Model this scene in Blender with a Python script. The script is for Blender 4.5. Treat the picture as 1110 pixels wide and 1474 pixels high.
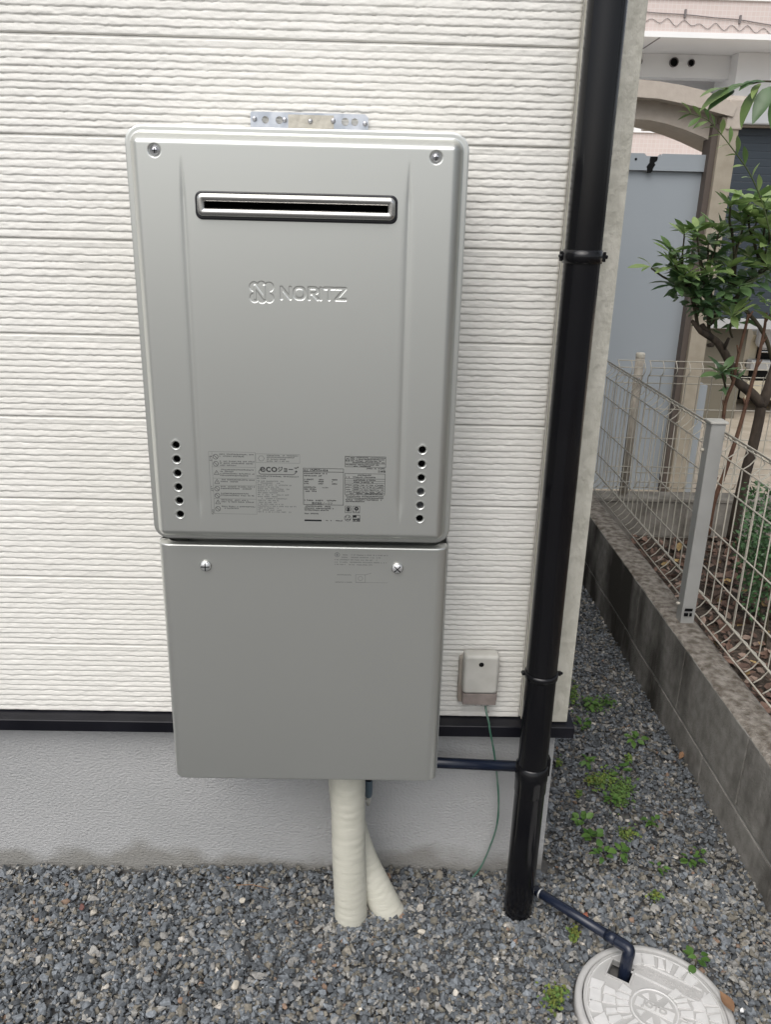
import bpy, bmesh, math, random
import numpy as np
from mathutils import Vector, Matrix, Euler

for o in list(bpy.data.objects):
    bpy.data.objects.remove(o)
S = bpy.context.scene
COL = S.collection

# ------------------------------------------------------------------ camera
F_PX, PW, PH = 1179.816, 1110.0, 1474.0
YAW, PITCH, ROLL = 0.0173936, 0.3404629, 0.0243648
CAM = np.array([0.11101, -1.43686, 1.35552])
_cy, _sy, _cp, _sp = math.cos(YAW), math.sin(YAW), math.cos(PITCH), math.sin(PITCH)
FWD = np.array([_sy * _cp, _cy * _cp, -_sp]); _r0 = np.array([_cy, -_sy, 0.0]); _u0 = np.cross(_r0, FWD)
RGT = _r0 * math.cos(ROLL) + _u0 * math.sin(ROLL)
UPV = _u0 * math.cos(ROLL) - _r0 * math.sin(ROLL)
cd = bpy.data.cameras.new('camera'); cam = bpy.data.objects.new('camera', cd); COL.objects.link(cam)
cam.matrix_world = Matrix(((RGT[0], UPV[0], -FWD[0], CAM[0]), (RGT[1], UPV[1], -FWD[1], CAM[1]), (RGT[2], UPV[2], -FWD[2], CAM[2]), (0, 0, 0, 1)))
cd.sensor_fit = 'VERTICAL'; cd.sensor_height = 36.0; cd.sensor_width = 27.0
cd.lens = F_PX / PH * 36.0
cd.clip_start = 0.02; cd.clip_end = 2000
S.camera = cam

# ------------------------------------------------------------------ overcast daylight
SUN_EL, SUN_AZ = math.radians(55), math.radians(203)      # azimuth clockwise from +y
w = bpy.data.worlds.new('World'); S.world = w; w.use_nodes = True
nt = w.node_tree; nt.nodes.clear()
sky = nt.nodes.new('ShaderNodeTexSky'); sky.sky_type = 'NISHITA'; sky.sun_disc = False
sky.sun_elevation = SUN_EL; sky.sun_rotation = SUN_AZ
sky.air_density = 1.0; sky.dust_density = 4.0; sky.ozone_density = 1.0
hs = nt.nodes.new('ShaderNodeHueSaturation'); hs.inputs['Saturation'].default_value = 0.36
bg = nt.nodes.new('ShaderNodeBackground'); bg.inputs['Strength'].default_value = 0.15
wo = nt.nodes.new('ShaderNodeOutputWorld')
nt.links.new(sky.outputs['Color'], hs.inputs['Color']); nt.links.new(hs.outputs['Color'], bg.inputs['Color'])
nt.links.new(bg.outputs['Background'], wo.inputs['Surface'])
sd_ = bpy.data.lights.new('sun', 'SUN'); sd_.energy = 1.4; sd_.angle = math.radians(60); sd_.color = (1, 0.985, 0.965)
sun = bpy.data.objects.new('sun', sd_); COL.objects.link(sun)
sdir = Vector((math.sin(SUN_AZ) * math.cos(SUN_EL), math.cos(SUN_AZ) * math.cos(SUN_EL), math.sin(SUN_EL)))
sun.rotation_euler = sdir.to_track_quat('Z', 'Y').to_euler()
vs = S.view_settings
vs.view_transform = 'Standard'; vs.look = 'None'; vs.gamma = 1.0; vs.use_curve_mapping = False
vs.exposure = 0.12
S.render.engine = 'CYCLES'

# ------------------------------------------------------------------ helpers
rng = np.random.default_rng(7); random.seed(7)

def ray(px, py): return FWD + RGT * (px - PW / 2) / F_PX - UPV * (py - PH / 2) / F_PX
def atY(px, py, Y):
    d = ray(px, py); return CAM + d * ((Y - CAM[1]) / d[1])
def atZ(px, py, Z):
    d = ray(px, py); return CAM + d * ((Z - CAM[2]) / d[2])

_tab = rng.random(8192)
def _h(i, seed): return _tab[(i.astype(np.int64) * 131 + seed * 977 + (i.astype(np.int64) >> 5) * 17) & 8191]
def vn(x, seed=0):
    x = np.asarray(x, float); i = np.floor(x); f = x - i; f = f * f * (3 - 2 * f)
    return (_h(i, seed) * (1 - f) + _h(i + 1, seed) * f) * 2 - 1
def vn2(x, y, seed=0):
    x = np.asarray(x, float); y = np.asarray(y, float)
    i = np.floor(x); f = x - i; f = f * f * (3 - 2 * f); j = np.floor(y); g = y - j; g = g * g * (3 - 2 * g)
    q = lambda a, b: _tab[(a.astype(np.int64) * 131 + b.astype(np.int64) * 1777 + seed * 977 + ((a.astype(np.int64) * b.astype(np.int64)) & 255) * 29) & 8191]
    return ((q(i, j) * (1 - f) + q(i + 1, j) * f) * (1 - g) + (q(i, j + 1) * (1 - f) + q(i + 1, j + 1) * f) * g) * 2 - 1
def sstep(a, b, x):
    t = np.clip((x - a) / (b - a), 0, 1); return t * t * (3 - 2 * t)

def mat(name, col, rough=.6, metal=0., col2=None, vscale=8., vdet=4., bump=0., bscale=200., spec=.5, coat=0., stretch=(1, 1, 1), trans=0., contrast=(.35, .65), bdist=.002, rough2=None):
    m = bpy.data.materials.new(name); m.use_nodes = True; t = m.node_tree; b = t.nodes['Principled BSDF']
    b.inputs['Base Color'].default_value = (*col, 1); b.inputs['Roughness'].default_value = rough
    b.inputs['Metallic'].default_value = metal; b.inputs['Specular IOR Level'].default_value = spec
    b.inputs['Coat Weight'].default_value = coat
    if coat: b.inputs['Coat Roughness'].default_value = .12
    tc = t.nodes.new('ShaderNodeTexCoord'); mp = t.nodes.new('ShaderNodeMapping'); mp.inputs['Scale'].default_value = stretch
    t.links.new(tc.outputs['Object'], mp.inputs['Vector'])
    if col2:
        n = t.nodes.new('ShaderNodeTexNoise'); n.inputs['Scale'].default_value = vscale; n.inputs['Detail'].default_value = vdet
        r = t.nodes.new('ShaderNodeValToRGB'); r.color_ramp.elements[0].position = contrast[0]; r.color_ramp.elements[1].position = contrast[1]
        r.color_ramp.elements[0].color = (*col, 1); r.color_ramp.elements[1].color = (*col2, 1)
        t.links.new(mp.outputs[0], n.inputs['Vector']); t.links.new(n.outputs['Fac'], r.inputs['Fac']); t.links.new(r.outputs['Color'], b.inputs['Base Color'])
        if rough2 is not None:
            mr = t.nodes.new('ShaderNodeMapRange'); mr.inputs['To Min'].default_value = rough; mr.inputs['To Max'].default_value = rough2
            mr.inputs['From Min'].default_value = contrast[0]; mr.inputs['From Max'].default_value = contrast[1]
            t.links.new(n.outputs['Fac'], mr.inputs['Value']); t.links.new(mr.outputs[0], b.inputs['Roughness'])
    if bump:
        n2 = t.nodes.new('ShaderNodeTexNoise'); n2.inputs['Scale'].default_value = bscale; n2.inputs['Detail'].default_value = 5
        bp = t.nodes.new('ShaderNodeBump'); bp.inputs['Strength'].default_value = bump; bp.inputs['Distance'].default_value = bdist
        t.links.new(mp.outputs[0], n2.inputs['Vector']); t.links.new(n2.outputs['Fac'], bp.inputs['Height']); t.links.new(bp.outputs[0], b.inputs['Normal'])
    return m

def attr_mat(name, attr, rough=.8, bump=.0, bscale=300, nvar=.25, nscale=120):
    m = bpy.data.materials.new(name); m.use_nodes = True; t = m.node_tree; b = t.nodes['Principled BSDF']
    a = t.nodes.new('ShaderNodeAttribute'); a.attribute_name = attr
    tc = t.nodes.new('ShaderNodeTexCoord'); n = t.nodes.new('ShaderNodeTexNoise'); n.inputs['Scale'].default_value = nscale; n.inputs['Detail'].default_value = 4
    t.links.new(tc.outputs['Object'], n.inputs['Vector'])
    mr = t.nodes.new('ShaderNodeMapRange'); mr.inputs['From Min'].default_value = .3; mr.inputs['From Max'].default_value = .7
    mr.inputs['To Min'].default_value = 1 - nvar; mr.inputs['To Max'].default_value = 1 + nvar
    mx = t.nodes.new('ShaderNodeVectorMath'); mx.operation = 'SCALE'
    t.links.new(n.outputs['Fac'], mr.inputs['Value']); t.links.new(a.outputs['Color'], mx.inputs[0]); t.links.new(mr.outputs[0], mx.inputs['Scale'])
    t.links.new(mx.outputs[0], b.inputs['Base Color']); b.inputs['Roughness'].default_value = rough
    return m

def leaf_mat(name, ca, cb, rough=.38, trans=.25):
    m = bpy.data.materials.new(name); m.use_nodes = True; t = m.node_tree; b = t.nodes['Principled BSDF']
    oi = t.nodes.new('ShaderNodeObjectInfo'); r = t.nodes.new('ShaderNodeValToRGB')
    r.color_ramp.elements[0].color = (*ca, 1); r.color_ramp.elements[1].color = (*cb, 1)
    t.links.new(oi.outputs['Random'], r.inputs['Fac']); t.links.new(r.outputs['Color'], b.inputs['Base Color'])
    b.inputs['Roughness'].default_value = rough
    tr = t.nodes.new('ShaderNodeBsdfTranslucent'); mx = t.nodes.new('ShaderNodeMixShader'); mx.inputs[0].default_value = trans
    t.links.new(r.outputs['Color'], tr.inputs['Color'])
    t.links.new(b.outputs[0], mx.inputs[1]); t.links.new(tr.outputs[0], mx.inputs[2]); t.links.new(mx.outputs[0], t.nodes['Material Output'].inputs['Surface'])
    return m

OFF = {}          # thing / part -> world origin its mesh data is relative to
def thing(name, label, cat, loc=(0, 0, 0), group=None):
    o = bpy.data.objects.new(name, None); COL.objects.link(o); o.location = loc
    o.empty_display_size = .05
    o['label'] = label; o['category'] = cat
    if group: o['group'] = group
    OFF[o] = Vector(loc); return o
def tag(o, label, cat, group=None):
    o['label'] = label; o['category'] = cat
    if group: o['group'] = group
    return o
def struct(o): o['kind'] = 'structure'; return o
def stuff(o): o['kind'] = 'stuff'; return o

def link_mesh(name, me, parent=None, loc=None):
    """me holds coordinates relative to its own origin; loc is a world position for that origin"""
    o = bpy.data.objects.new(name, me); COL.objects.link(o)
    if parent is not None:
        o.parent = parent
        o.location = (Vector(loc) - OFF[parent]) if loc is not None else (0, 0, 0)
        OFF[o] = Vector(loc) if loc is not None else OFF[parent]
    else:
        o.location = loc if loc is not None else (0, 0, 0); OFF[o] = Vector(o.location)
    return o
def np_mesh(name, V, Fq, m, smooth=True):
    """V (n,3), Fq (k,3 or 4)"""
    V = np.ascontiguousarray(V, np.float32); Fq = np.ascontiguousarray(Fq, np.int32); k, c = Fq.shape
    me = bpy.data.meshes.new(name); me.vertices.add(len(V)); me.vertices.foreach_set('co', V.ravel())
    me.loops.add(k * c); me.loops.foreach_set('vertex_index', Fq.ravel())
    me.polygons.add(k); me.polygons.foreach_set('loop_start', np.arange(0, k * c, c, dtype=np.int32))
    me.polygons.foreach_set('loop_total', np.full(k, c, np.int32))
    me.polygons.foreach_set('use_smooth', np.full(k, smooth))
    me.update(calc_edges=True); me.materials.append(m); return me

class MB:
    """collects shapes; build() links them as one mesh object"""
    def __init__(s): s.v = []; s.f = []; s.mi = []; s.sm = []
    def add(s, V, Fc, mi=0, smooth=False):
        n = len(s.v); s.v.extend([tuple(map(float, p)) for p in V]); s.f.extend([tuple(i + n for i in f) for f in Fc])
        s.mi.extend([mi] * len(Fc)); s.sm.extend([smooth] * len(Fc)); return s
    def box(s, lo, hi, bev=0., mi=0):
        if bev <= 0:
            x0, y0, z0 = lo; x1, y1, z1 = hi
            return s.add([(x0, y0, z0), (x1, y0, z0), (x1, y1, z0), (x0, y1, z0), (x0, y0, z1), (x1, y0, z1), (x1, y1, z1), (x0, y1, z1)],
                         [(0, 3, 2, 1), (4, 5, 6, 7), (0, 1, 5, 4), (1, 2, 6, 5), (2, 3, 7, 6), (3, 0, 4, 7)], mi)
        bm = bmesh.new(); bmesh.ops.create_cube(bm, size=1)
        for v in bm.verts: v.co = Vector([(lo[i] + hi[i]) / 2 + v.co[i] * (hi[i] - lo[i]) for i in range(3)])
        bmesh.ops.bevel(bm, geom=bm.edges[:], offset=bev, segments=2, profile=.6, affect='EDGES')
        return s.bm(bm, mi, False)
    def bm(s, bm, mi=0, smooth=False):
        bm.verts.index_update(); s.add([v.co[:] for v in bm.verts], [[v.index for v in f.verts] for f in bm.faces], mi, smooth); bm.free(); return s
    def tube(s, pts, r, n=8, mi=0, cap=True, smooth=True):
        pts = [Vector(p) for p in pts]; R = r if hasattr(r, '__len__') else [r] * len(pts)
        ref = None; V = []
        for i, p in enumerate(pts):
            t = (pts[min(i + 1, len(pts) - 1)] - pts[max(i - 1, 0)]).normalized()
            if ref is None:
                ref = Vector((0, 0, 1)) if abs(t.z) < .9 else Vector((1, 0, 0))
            a = (ref - t * ref.dot(t)).normalized(); b = t.cross(a); ref = a
            for k in range(n):
                q = 2 * math.pi * k / n; V.append(p + (a * math.cos(q) + b * math.sin(q)) * R[i])
        Fc = []
        for i in range(len(pts) - 1):
            for k in range(n): Fc.append((i * n + k, i * n + (k + 1) % n, (i + 1) * n + (k + 1) % n, (i + 1) * n + k))
        s.add(V, Fc, mi, smooth)
        if cap:
            s.add(V[:n], [tuple(range(n))[::-1]], mi); s.add(V[-n:], [tuple(range(n))], mi)
        return s
    def lathe(s, prof, origin=(0, 0, 0), axis=(0, 0, 1), n=24, mi=0, smooth=True):
        """prof: list of (radius, height along axis)"""
        ax = Vector(axis).normalized(); a = ax.orthogonal().normalized(); b = ax.cross(a); o = Vector(origin); V = []
        for r, h in prof:
            for k in range(n):
                q = 2 * math.pi * k / n; V.append(o + ax * h + (a * math.cos(q) + b * math.sin(q)) * max(r, 1e-5))
        Fc = [(i * n + k, i * n + (k + 1) % n, (i + 1) * n + (k + 1) % n, (i + 1) * n + k) for i in range(len(prof) - 1) for k in range(n)]
        return s.add(V, Fc, mi, smooth)
    def prism(s, poly, y0, y1, mi=0, axis='y'):
        """poly in (x,z) extruded along y, or (x,y) along z"""
        n = len(poly)
        mk = (lambda p, t: (p[0], t, p[1])) if axis == 'y' else ((lambda p, t: (p[0], p[1], t)) if axis == 'z' else (lambda p, t: (t, p[0], p[1])))
        V = [mk(p, y0) for p in poly] + [mk(p, y1) for p in poly]
        s.add(V, [tuple(range(n)), tuple(range(2 * n - 1, n - 1, -1))] + [(i, n + i, n + (i + 1) % n, (i + 1) % n) for i in range(n)], mi); return s
    def mesh(s, name, mats, off=(0, 0, 0)):
        me = bpy.data.meshes.new(name); o = Vector(off)
        me.from_pydata([Vector(v) - o for v in s.v], [], s.f); me.update()
        for m in (mats if isinstance(mats, (list, tuple)) else [mats]): me.materials.append(m)
        me.polygons.foreach_set('material_index', s.mi); me.polygons.foreach_set('use_smooth', s.sm)
        bm = bmesh.new(); bm.from_mesh(me); bmesh.ops.remove_doubles(bm, verts=bm.verts, dist=1e-6)
        bmesh.ops.recalc_face_normals(bm, faces=bm.faces); bm.to_mesh(me); bm.free(); return me
    def build(s, name, mats, parent=None):
        me = s.mesh(name, mats, OFF[parent] if parent is not None else (0, 0, 0)); return link_mesh(name, me, parent)

# ------------------------------------------------------------------ materials
m_siding = mat('siding_paint', (.73, .715, .665), .55, col2=(.78, .765, .72), vscale=3, bump=.25, bscale=500, bdist=.0015)
m_trim = mat('corner_trim_paint', (.46, .445, .38), .7, col2=(.56, .54, .47), vscale=45, bump=.8, bscale=100, bdist=.0045, stretch=(1, 1, .6))
m_black = mat('black_flashing', (.006, .006, .009), .3, col2=(.010, .010, .014), vscale=15, spec=.3)
m_stucco = mat('foundation_stucco', (.39, .392, .39), .8, col2=(.44, .44, .438), vscale=5, bump=1., bscale=230, bdist=.0034, stretch=(.65, 1, 1))
m_heater = mat('champagne_silver_paint', (.655, .665, .630), .37, metal=.84, col2=(.665, .675, .64), vscale=4, spec=.5, bump=.05, bscale=900, bdist=.0004)
m_case = mat('grey_case_paint', (.40, .405, .39), .45, metal=.4)
m_dark = mat('dark_cavity', (.003, .003, .0035), .7, spec=.2)
m_gasket = mat('black_gasket', (.012, .012, .016), .35)
m_steel = mat('satin_steel', (.62, .61, .59), .22, metal=1.)
m_screw = mat('zinc_screw', (.55, .55, .57), .28, metal=1., bump=.15, bscale=300)
m_galv = mat('galvanised_steel', (.50, .54, .60), .38, metal=.85, col2=(.66, .69, .74), vscale=60, rough2=.5)
m_seal = mat('beige_sealant', (.52, .49, .42), .55, bump=.5, bscale=120, bdist=.003)
m_ink = mat('black_print', (.010, .011, .012), .5)
m_inkgrey = mat('grey_print', (.13, .135, .13), .5)
m_inkicon = mat('dark_grey_print', (.05, .052, .05), .5)
m_inkpale = mat('pale_print', (.20, .205, .20), .5)
m_plate = mat('label_film', (.40, .41, .405), .4, metal=.5)
m_tape = mat('cream_tape', (.56, .55, .465), .5, col2=(.62, .605, .52), vscale=14, bump=.25, bscale=60, stretch=(1, 1, 5), bdist=.003)
m_pvc = mat('black_glossy_pvc', (.004, .004, .0055), .15, col2=(.007, .007, .008), vscale=6, spec=.38)
m_blue = mat('dark_blue_pvc', (.008, .012, .026), .26, col2=(.013, .018, .034), vscale=20)
m_box = mat('aged_white_plastic', (.45, .44, .40), .5, col2=(.52, .51, .47), vscale=25)
m_boxlow = mat('brown_plastic', (.20, .17, .155), .5, col2=(.26, .22, .2), vscale=60)
m_wire = mat('green_wire', (.035, .13, .085), .45, col2=(.14, .21, .17), vscale=18)
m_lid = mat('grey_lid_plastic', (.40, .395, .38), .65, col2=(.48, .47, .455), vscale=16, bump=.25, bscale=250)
m_lidtop = mat('pale_lid_relief', (.56, .555, .54), .6, col2=(.65, .64, .625), vscale=40)  # raised tiles paler than the lid base between them
m_fence = mat('fence_coating', (.46, .43, .36), .5, col2=(.54, .51, .44), vscale=30)
m_post = mat('grey_post', (.34, .34, .325), .5, col2=(.38, .38, .365), vscale=12)
m_kerb = mat('weathered_concrete', (.17, .155, .13), .9, col2=(.29, .27, .235), vscale=14, bump=.8, bscale=180, bdist=.004)
m_mortar = mat('pale_mortar', (.24, .235, .22), .9, col2=(.32, .31, .29), vscale=40)
m_cap = mat('weathered_mortar_cap', (.13, .108, .085), .95, col2=(.34, .31, .27), vscale=48, bump=1., bscale=200, bdist=.007, vdet=9)
m_soil = mat('brown_soil', (.055, .042, .032), .95, col2=(.11, .085, .065), vscale=30, bump=1, bscale=60, bdist=.02)
m_sand = mat('sandy_ground', (.36, .31, .24), .95, col2=(.45, .39, .31), vscale=8, bump=.6, bscale=60, bdist=.01)
m_ground = mat('grey_ground', (.09, .09, .088), .95, col2=(.14, .138, .132), vscale=1.5)
m_gbase = mat('gravel_bed', (.07, .07, .07), .95, col2=(.12, .115, .11), vscale=60)
m_panel = mat('blue_grey_steel', (.36, .395, .425), .42, col2=(.34, .375, .405), vscale=2, metal=.15)
m_taupe = mat('taupe_render', (.48, .42, .36), .7, col2=(.53, .47, .405), vscale=30, bump=.4, bscale=120)
m_white = mat('white_wall_paint', (.88, .88, .88), .6, col2=(.90, .90, .89), vscale=2)
m_warmgrey = mat('drain_hole_sleeve', (.20, .18, .18), .6)  # plain warm grey for sleeves, soffit joint and cable
m_shut = mat('navy_shutter', (.035, .047, .060), .45)
m_shutrail = mat('pale_metal', (.55, .56, .56), .4, metal=.3)
m_bark = mat('dark_bark', (.045, .034, .026), .9, col2=(.09, .068, .05), vscale=40, bump=1, bscale=90, bdist=.004, stretch=(1, 1, .35))
m_redstem = mat('red_brown_stem', (.085, .04, .025), .8, col2=(.14, .075, .045), vscale=50, bump=.6, bscale=120)
m_twig = mat('thin_twig', (.07, .06, .035), .8)
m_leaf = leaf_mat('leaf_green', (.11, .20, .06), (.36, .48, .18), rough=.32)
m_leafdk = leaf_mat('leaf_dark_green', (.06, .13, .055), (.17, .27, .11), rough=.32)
m_weed = leaf_mat('weed_green', (.055, .13, .025), (.115, .215, .045), rough=.5)
m_terra = mat('terracotta', (.30, .10, .06), .8)
m_dry = mat('dry_leaf', (.28, .16, .085), .8, col2=(.20, .11, .06), vscale=40)
m_carb = mat('cream_car_paint', (.62, .56, .42), .25, coat=.6)
m_glass = mat('dark_glass', (.01, .012, .014), .08)
m_chrome = mat('chrome', (.7, .7, .7), .15, metal=1.)
m_tyre = mat('tyre_rubber', (.015, .015, .015), .8)
m_lamp = mat('headlamp_clear', (.75, .76, .78), .1)
m_stone = attr_mat('crushed_stone', 'stone_color', .9, nvar=.3, nscale=160)
m_litter = attr_mat('leaf_litter', 'stone_color', .9, nvar=.3, nscale=60)
m_moss = attr_mat('moss', 'stone_color', .95, nvar=.3, nscale=200)

# block wall: concrete with dark streaks of algae
m_block = mat('concrete_block', (.195, .185, .165), .9, col2=(.30, .285, .26), vscale=30, bump=1., vdet=9, bscale=220, bdist=.003)
t = m_block.node_tree; b = t.nodes['Principled BSDF']
src = b.inputs['Base Color'].links[0].from_socket
geo = t.nodes.new('ShaderNodeNewGeometry'); mp = t.nodes.new('ShaderNodeMapping'); mp.inputs['Scale'].default_value = (3, 6.5, 2.2)
t.links.new(geo.outputs['Position'], mp.inputs['Vector'])
ns = t.nodes.new('ShaderNodeTexNoise'); ns.inputs['Scale'].default_value = 1.0; ns.inputs['Detail'].default_value = 5; t.links.new(mp.outputs[0], ns.inputs['Vector'])
sx = t.nodes.new('ShaderNodeSeparateXYZ'); t.links.new(geo.outputs['Position'], sx.inputs[0])
mr = t.nodes.new('ShaderNodeMapRange'); mr.inputs['From Min'].default_value = -.3; mr.inputs['From Max'].default_value = 1.0; mr.inputs['To Min'].default_value = -.09; mr.inputs['To Max'].default_value = .10
t.links.new(sx.outputs['Y'], mr.inputs['Value'])
ad = t.nodes.new('ShaderNodeMath'); ad.operation = 'ADD'; t.links.new(ns.outputs['Fac'], ad.inputs[0]); t.links.new(mr.outputs[0], ad.inputs[1])
rp = t.nodes.new('ShaderNodeValToRGB'); rp.color_ramp.elements[0].position = .47; rp.color_ramp.elements[1].position = .66; t.links.new(ad.outputs[0], rp.inputs['Fac'])
mx = t.nodes.new('ShaderNodeMix'); mx.data_type = 'RGBA'; mx.inputs['B'].default_value = (.04, .035, .027, 1)
t.links.new(rp.outputs['Color'], mx.inputs['Factor']); t.links.new(src, mx.inputs['A']); t.links.new(mx.outputs['Result'], b.inputs['Base Color'])

# pink mosaic tile of the far building
m_tile = bpy.data.materials.new('pink_mosaic_tile'); m_tile.use_nodes = True; t = m_tile.node_tree; b = t.nodes['Principled BSDF']
tc = t.nodes.new('ShaderNodeTexCoord'); mp = t.nodes.new('ShaderNodeMapping'); mp.inputs['Rotation'].default_value = (math.radians(90), 0, 0)
t.links.new(tc.outputs['Object'], mp.inputs['Vector'])
br = t.nodes.new('ShaderNodeTexBrick'); br.offset = 0; br.inputs['Scale'].default_value = 1; br.inputs['Brick Width'].default_value = .07; br.inputs['Row Height'].default_value = .07; br.inputs['Mortar Size'].default_value = .004
br.inputs['Color1'].default_value = (.66, .56, .52, 1); br.inputs['Color2'].default_value = (.69, .59, .555, 1); br.inputs['Mortar'].default_value = (.73, .67, .64, 1)
t.links.new(mp.outputs[0], br.inputs['Vector']); t.links.new(br.outputs['Color'], b.inputs['Base Color']); b.inputs['Roughness'].default_value = .5

# foundation: tide mark of splashed dirt near the gravel
t = m_stucco.node_tree; b = t.nodes['Principled BSDF']; src = b.inputs['Base Color'].links[0].from_socket
geo = t.nodes.new('ShaderNodeNewGeometry'); sx = t.nodes.new('ShaderNodeSeparateXYZ'); t.links.new(geo.outputs['Position'], sx.inputs[0])
ns = t.nodes.new('ShaderNodeTexNoise'); ns.inputs['Scale'].default_value = 7; ns.inputs['Detail'].default_value = 4; t.links.new(geo.outputs['Position'], ns.inputs['Vector'])
ml = t.nodes.new('ShaderNodeMath'); ml.operation = 'MULTIPLY'; ml.inputs[1].default_value = .16; t.links.new(ns.outputs['Fac'], ml.inputs[0])
sb = t.nodes.new('ShaderNodeMath'); sb.operation = 'SUBTRACT'; t.links.new(ml.outputs[0], sb.inputs[0]); t.links.new(sx.outputs['Z'], sb.inputs[1])
mr = t.nodes.new('ShaderNodeMapRange'); mr.inputs['From Min'].default_value = .030; mr.inputs['From Max'].default_value = .062; mr.inputs['To Max'].default_value = .7
t.links.new(sb.outputs[0], mr.inputs['Value'])
mx = t.nodes.new('ShaderNodeMix'); mx.data_type = 'RGBA'; mx.inputs['B'].default_value = (.20, .19, .165, 1)
t.links.new(mr.outputs[0], mx.inputs['Factor']); t.links.new(src, mx.inputs['A']); t.links.new(mx.outputs['Result'], b.inputs['Base Color'])

# ------------------------------------------------------------------ ground
def sheet(name, x0, x1, y0, y1, z, m, n=1, amp=0., seed=3):
    if n == 1:
        return link_mesh(name, np_mesh(name, [(x0, y0, z), (x1, y0, z), (x1, y1, z), (x0, y1, z)], [(0, 1, 2, 3)], m))
    X, Y = np.meshgrid(np.linspace(x0, x1, n), np.linspace(y0, y1, n)); Z = z + amp * (vn2(X * 3, Y * 3, seed) + .5 * vn2(X * 9, Y * 9, seed + 1))
    I = np.arange(n * n).reshape(n, n); Q = np.stack([I[:-1, :-1], I[:-1, 1:], I[1:, 1:], I[1:, :-1]], -1).reshape(-1, 4)
    return link_mesh(name, np_mesh(name, np.stack([X.ravel(), Y.ravel(), Z.ravel()], 1), Q, m))
struct(sheet('ground', -300, 300, -300, 300, -.05, m_ground))
struct(sheet('sandy_yard', .98, 12, 1.98, 13.9, -.02, m_sand))
struct(sheet('gravel_bed', -4, .97, -4.5, 9, -.012, m_gbase))
struct(sheet('soil_bed', 1.05, 4, -4.5, 1.87, .075, m_soil, 60, .025))

# crushed stone: thousands of separate chips in one mesh
def stone_templates(k, npts):
    out = []
    for i in range(k):
        bm = bmesh.new(); r = random.Random(100 + i)
        for _ in range(npts):
            v = Vector((r.gauss(0, 1), r.gauss(0, 1), r.gauss(0, 1))).normalized() * r.uniform(.8, 1.05)
            bm.verts.new((v.x, v.y * r.uniform(.7, .95), v.z * .68))
        bmesh.ops.convex_hull(bm, input=bm.verts[:])
        for v in [v for v in bm.verts if not v.link_faces]: bm.verts.remove(v)
        bmesh.ops.triangulate(bm, faces=bm.faces[:]); bm.verts.index_update()
        out.append((np.array([v.co[:] for v in bm.verts]), np.array([[v.index for v in f.verts] for f in bm.faces]))); bm.free()
    return out
def scatter(name, P, size, color, templates, m, flat=1.0, smooth=False):
    n = len(P); tid = rng.integers(0, len(templates), n); VV = []; FF = []; CC = []; base = 0
    ang = rng.uniform(0, 2 * math.pi, n); tx = rng.normal(0, .45, n); ty = rng.normal(0, .45, n)
    for k, (tv, tf) in enumerate(templates):
        idx = np.where(tid == k)[0]
        if not len(idx): continue
        c, s_ = np.cos(ang[idx]), np.sin(ang[idx]); a, b_ = tx[idx], ty[idx]
        v = tv[None] * size[idx, None, None] * np.array([1, 1, flat])
        x, y, z = v[..., 0], v[..., 1], v[..., 2]
        y, z = y * np.cos(a)[:, None] - z * np.sin(a)[:, None], y * np.sin(a)[:, None] + z * np.cos(a)[:, None]
        x, z = x * np.cos(b_)[:, None] + z * np.sin(b_)[:, None], -x * np.sin(b_)[:, None] + z * np.cos(b_)[:, None]
        x, y = x * c[:, None] - y * s_[:, None], x * s_[:, None] + y * c[:, None]
        v = np.stack([x, y, z], -1) + P[idx][:, None]
        nv = tv.shape[0]
        FF.append((tf[None] + (np.arange(len(idx)) * nv)[:, None, None] + base).reshape(-1, 3)); VV.append(v.reshape(-1, 3)); CC.append(np.repeat(color[idx], nv, 0)); base += len(idx) * nv
    V = np.concatenate(VV); me = np_mesh(name, V, np.concatenate(FF), m, smooth)
    at = me.attributes.new('stone_color', 'FLOAT_COLOR', 'POINT'); C4 = np.ones((len(V), 4), np.float32); C4[:, :3] = np.concatenate(CC); at.data.foreach_set('color', C4.ravel())
    return link_mesh(name, me)
def stone_colors(n, warm):
    g = np.clip(rng.normal(.140, .046, n), .05, .29); C = np.stack([g * .915, g * 1.0, g * 1.085], 1)
    k = rng.random(n); u = rng.random(n)
    sel = k < .16 + .10 * warm; C[sel] = np.stack([.21 + .12 * u[sel], .205 + .115 * u[sel], .195 + .10 * u[sel]], 1)
    sel = (k > .50) & (k < .62 + .1 * warm); C[sel] = np.stack([.15 + .07 * u[sel], .14 + .06 * u[sel], .115 + .05 * u[sel]], 1)
    sel = (k > .80) & (k < .812); C[sel] = np.stack([.42 + .12 * u[sel], .39 + .11 * u[sel], .34 + .1 * u[sel]], 1)
    sel = (k > .90) & (k < .908); C[sel] = np.stack([.21 + .05 * u[sel], .145 + .03 * u[sel], .105 + .02 * u[sel]], 1)
    return C
TPL = stone_templates(36, 11)
def area_pts(n, x0, x1, y0, y1): return np.stack([rng.uniform(x0, x1, n), rng.uniform(y0, y1, n)], 1)
P2 = np.concatenate([area_pts(33000, -.82, .97, -.56, .005), area_pts(6500, -1.35, -.82, -.9, .005), area_pts(7000, -.82, .97, -.95, -.56), area_pts(19500, .52, .97, 0, 2.1), area_pts(3000, .52, .97, 2.1, 3.2)])
lidc = np.array([.645, -.333]); LIDR = .143
keep = (np.hypot(P2[:, 0] - lidc[0], P2[:, 1] - lidc[1]) > LIDR + .004)
P2 = P2[keep]; n = len(P2)
size = np.clip(rng.lognormal(math.log(.0067), .33, n), .0035, .0145)
size[P2[:, 1] > 0] *= .92
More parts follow.
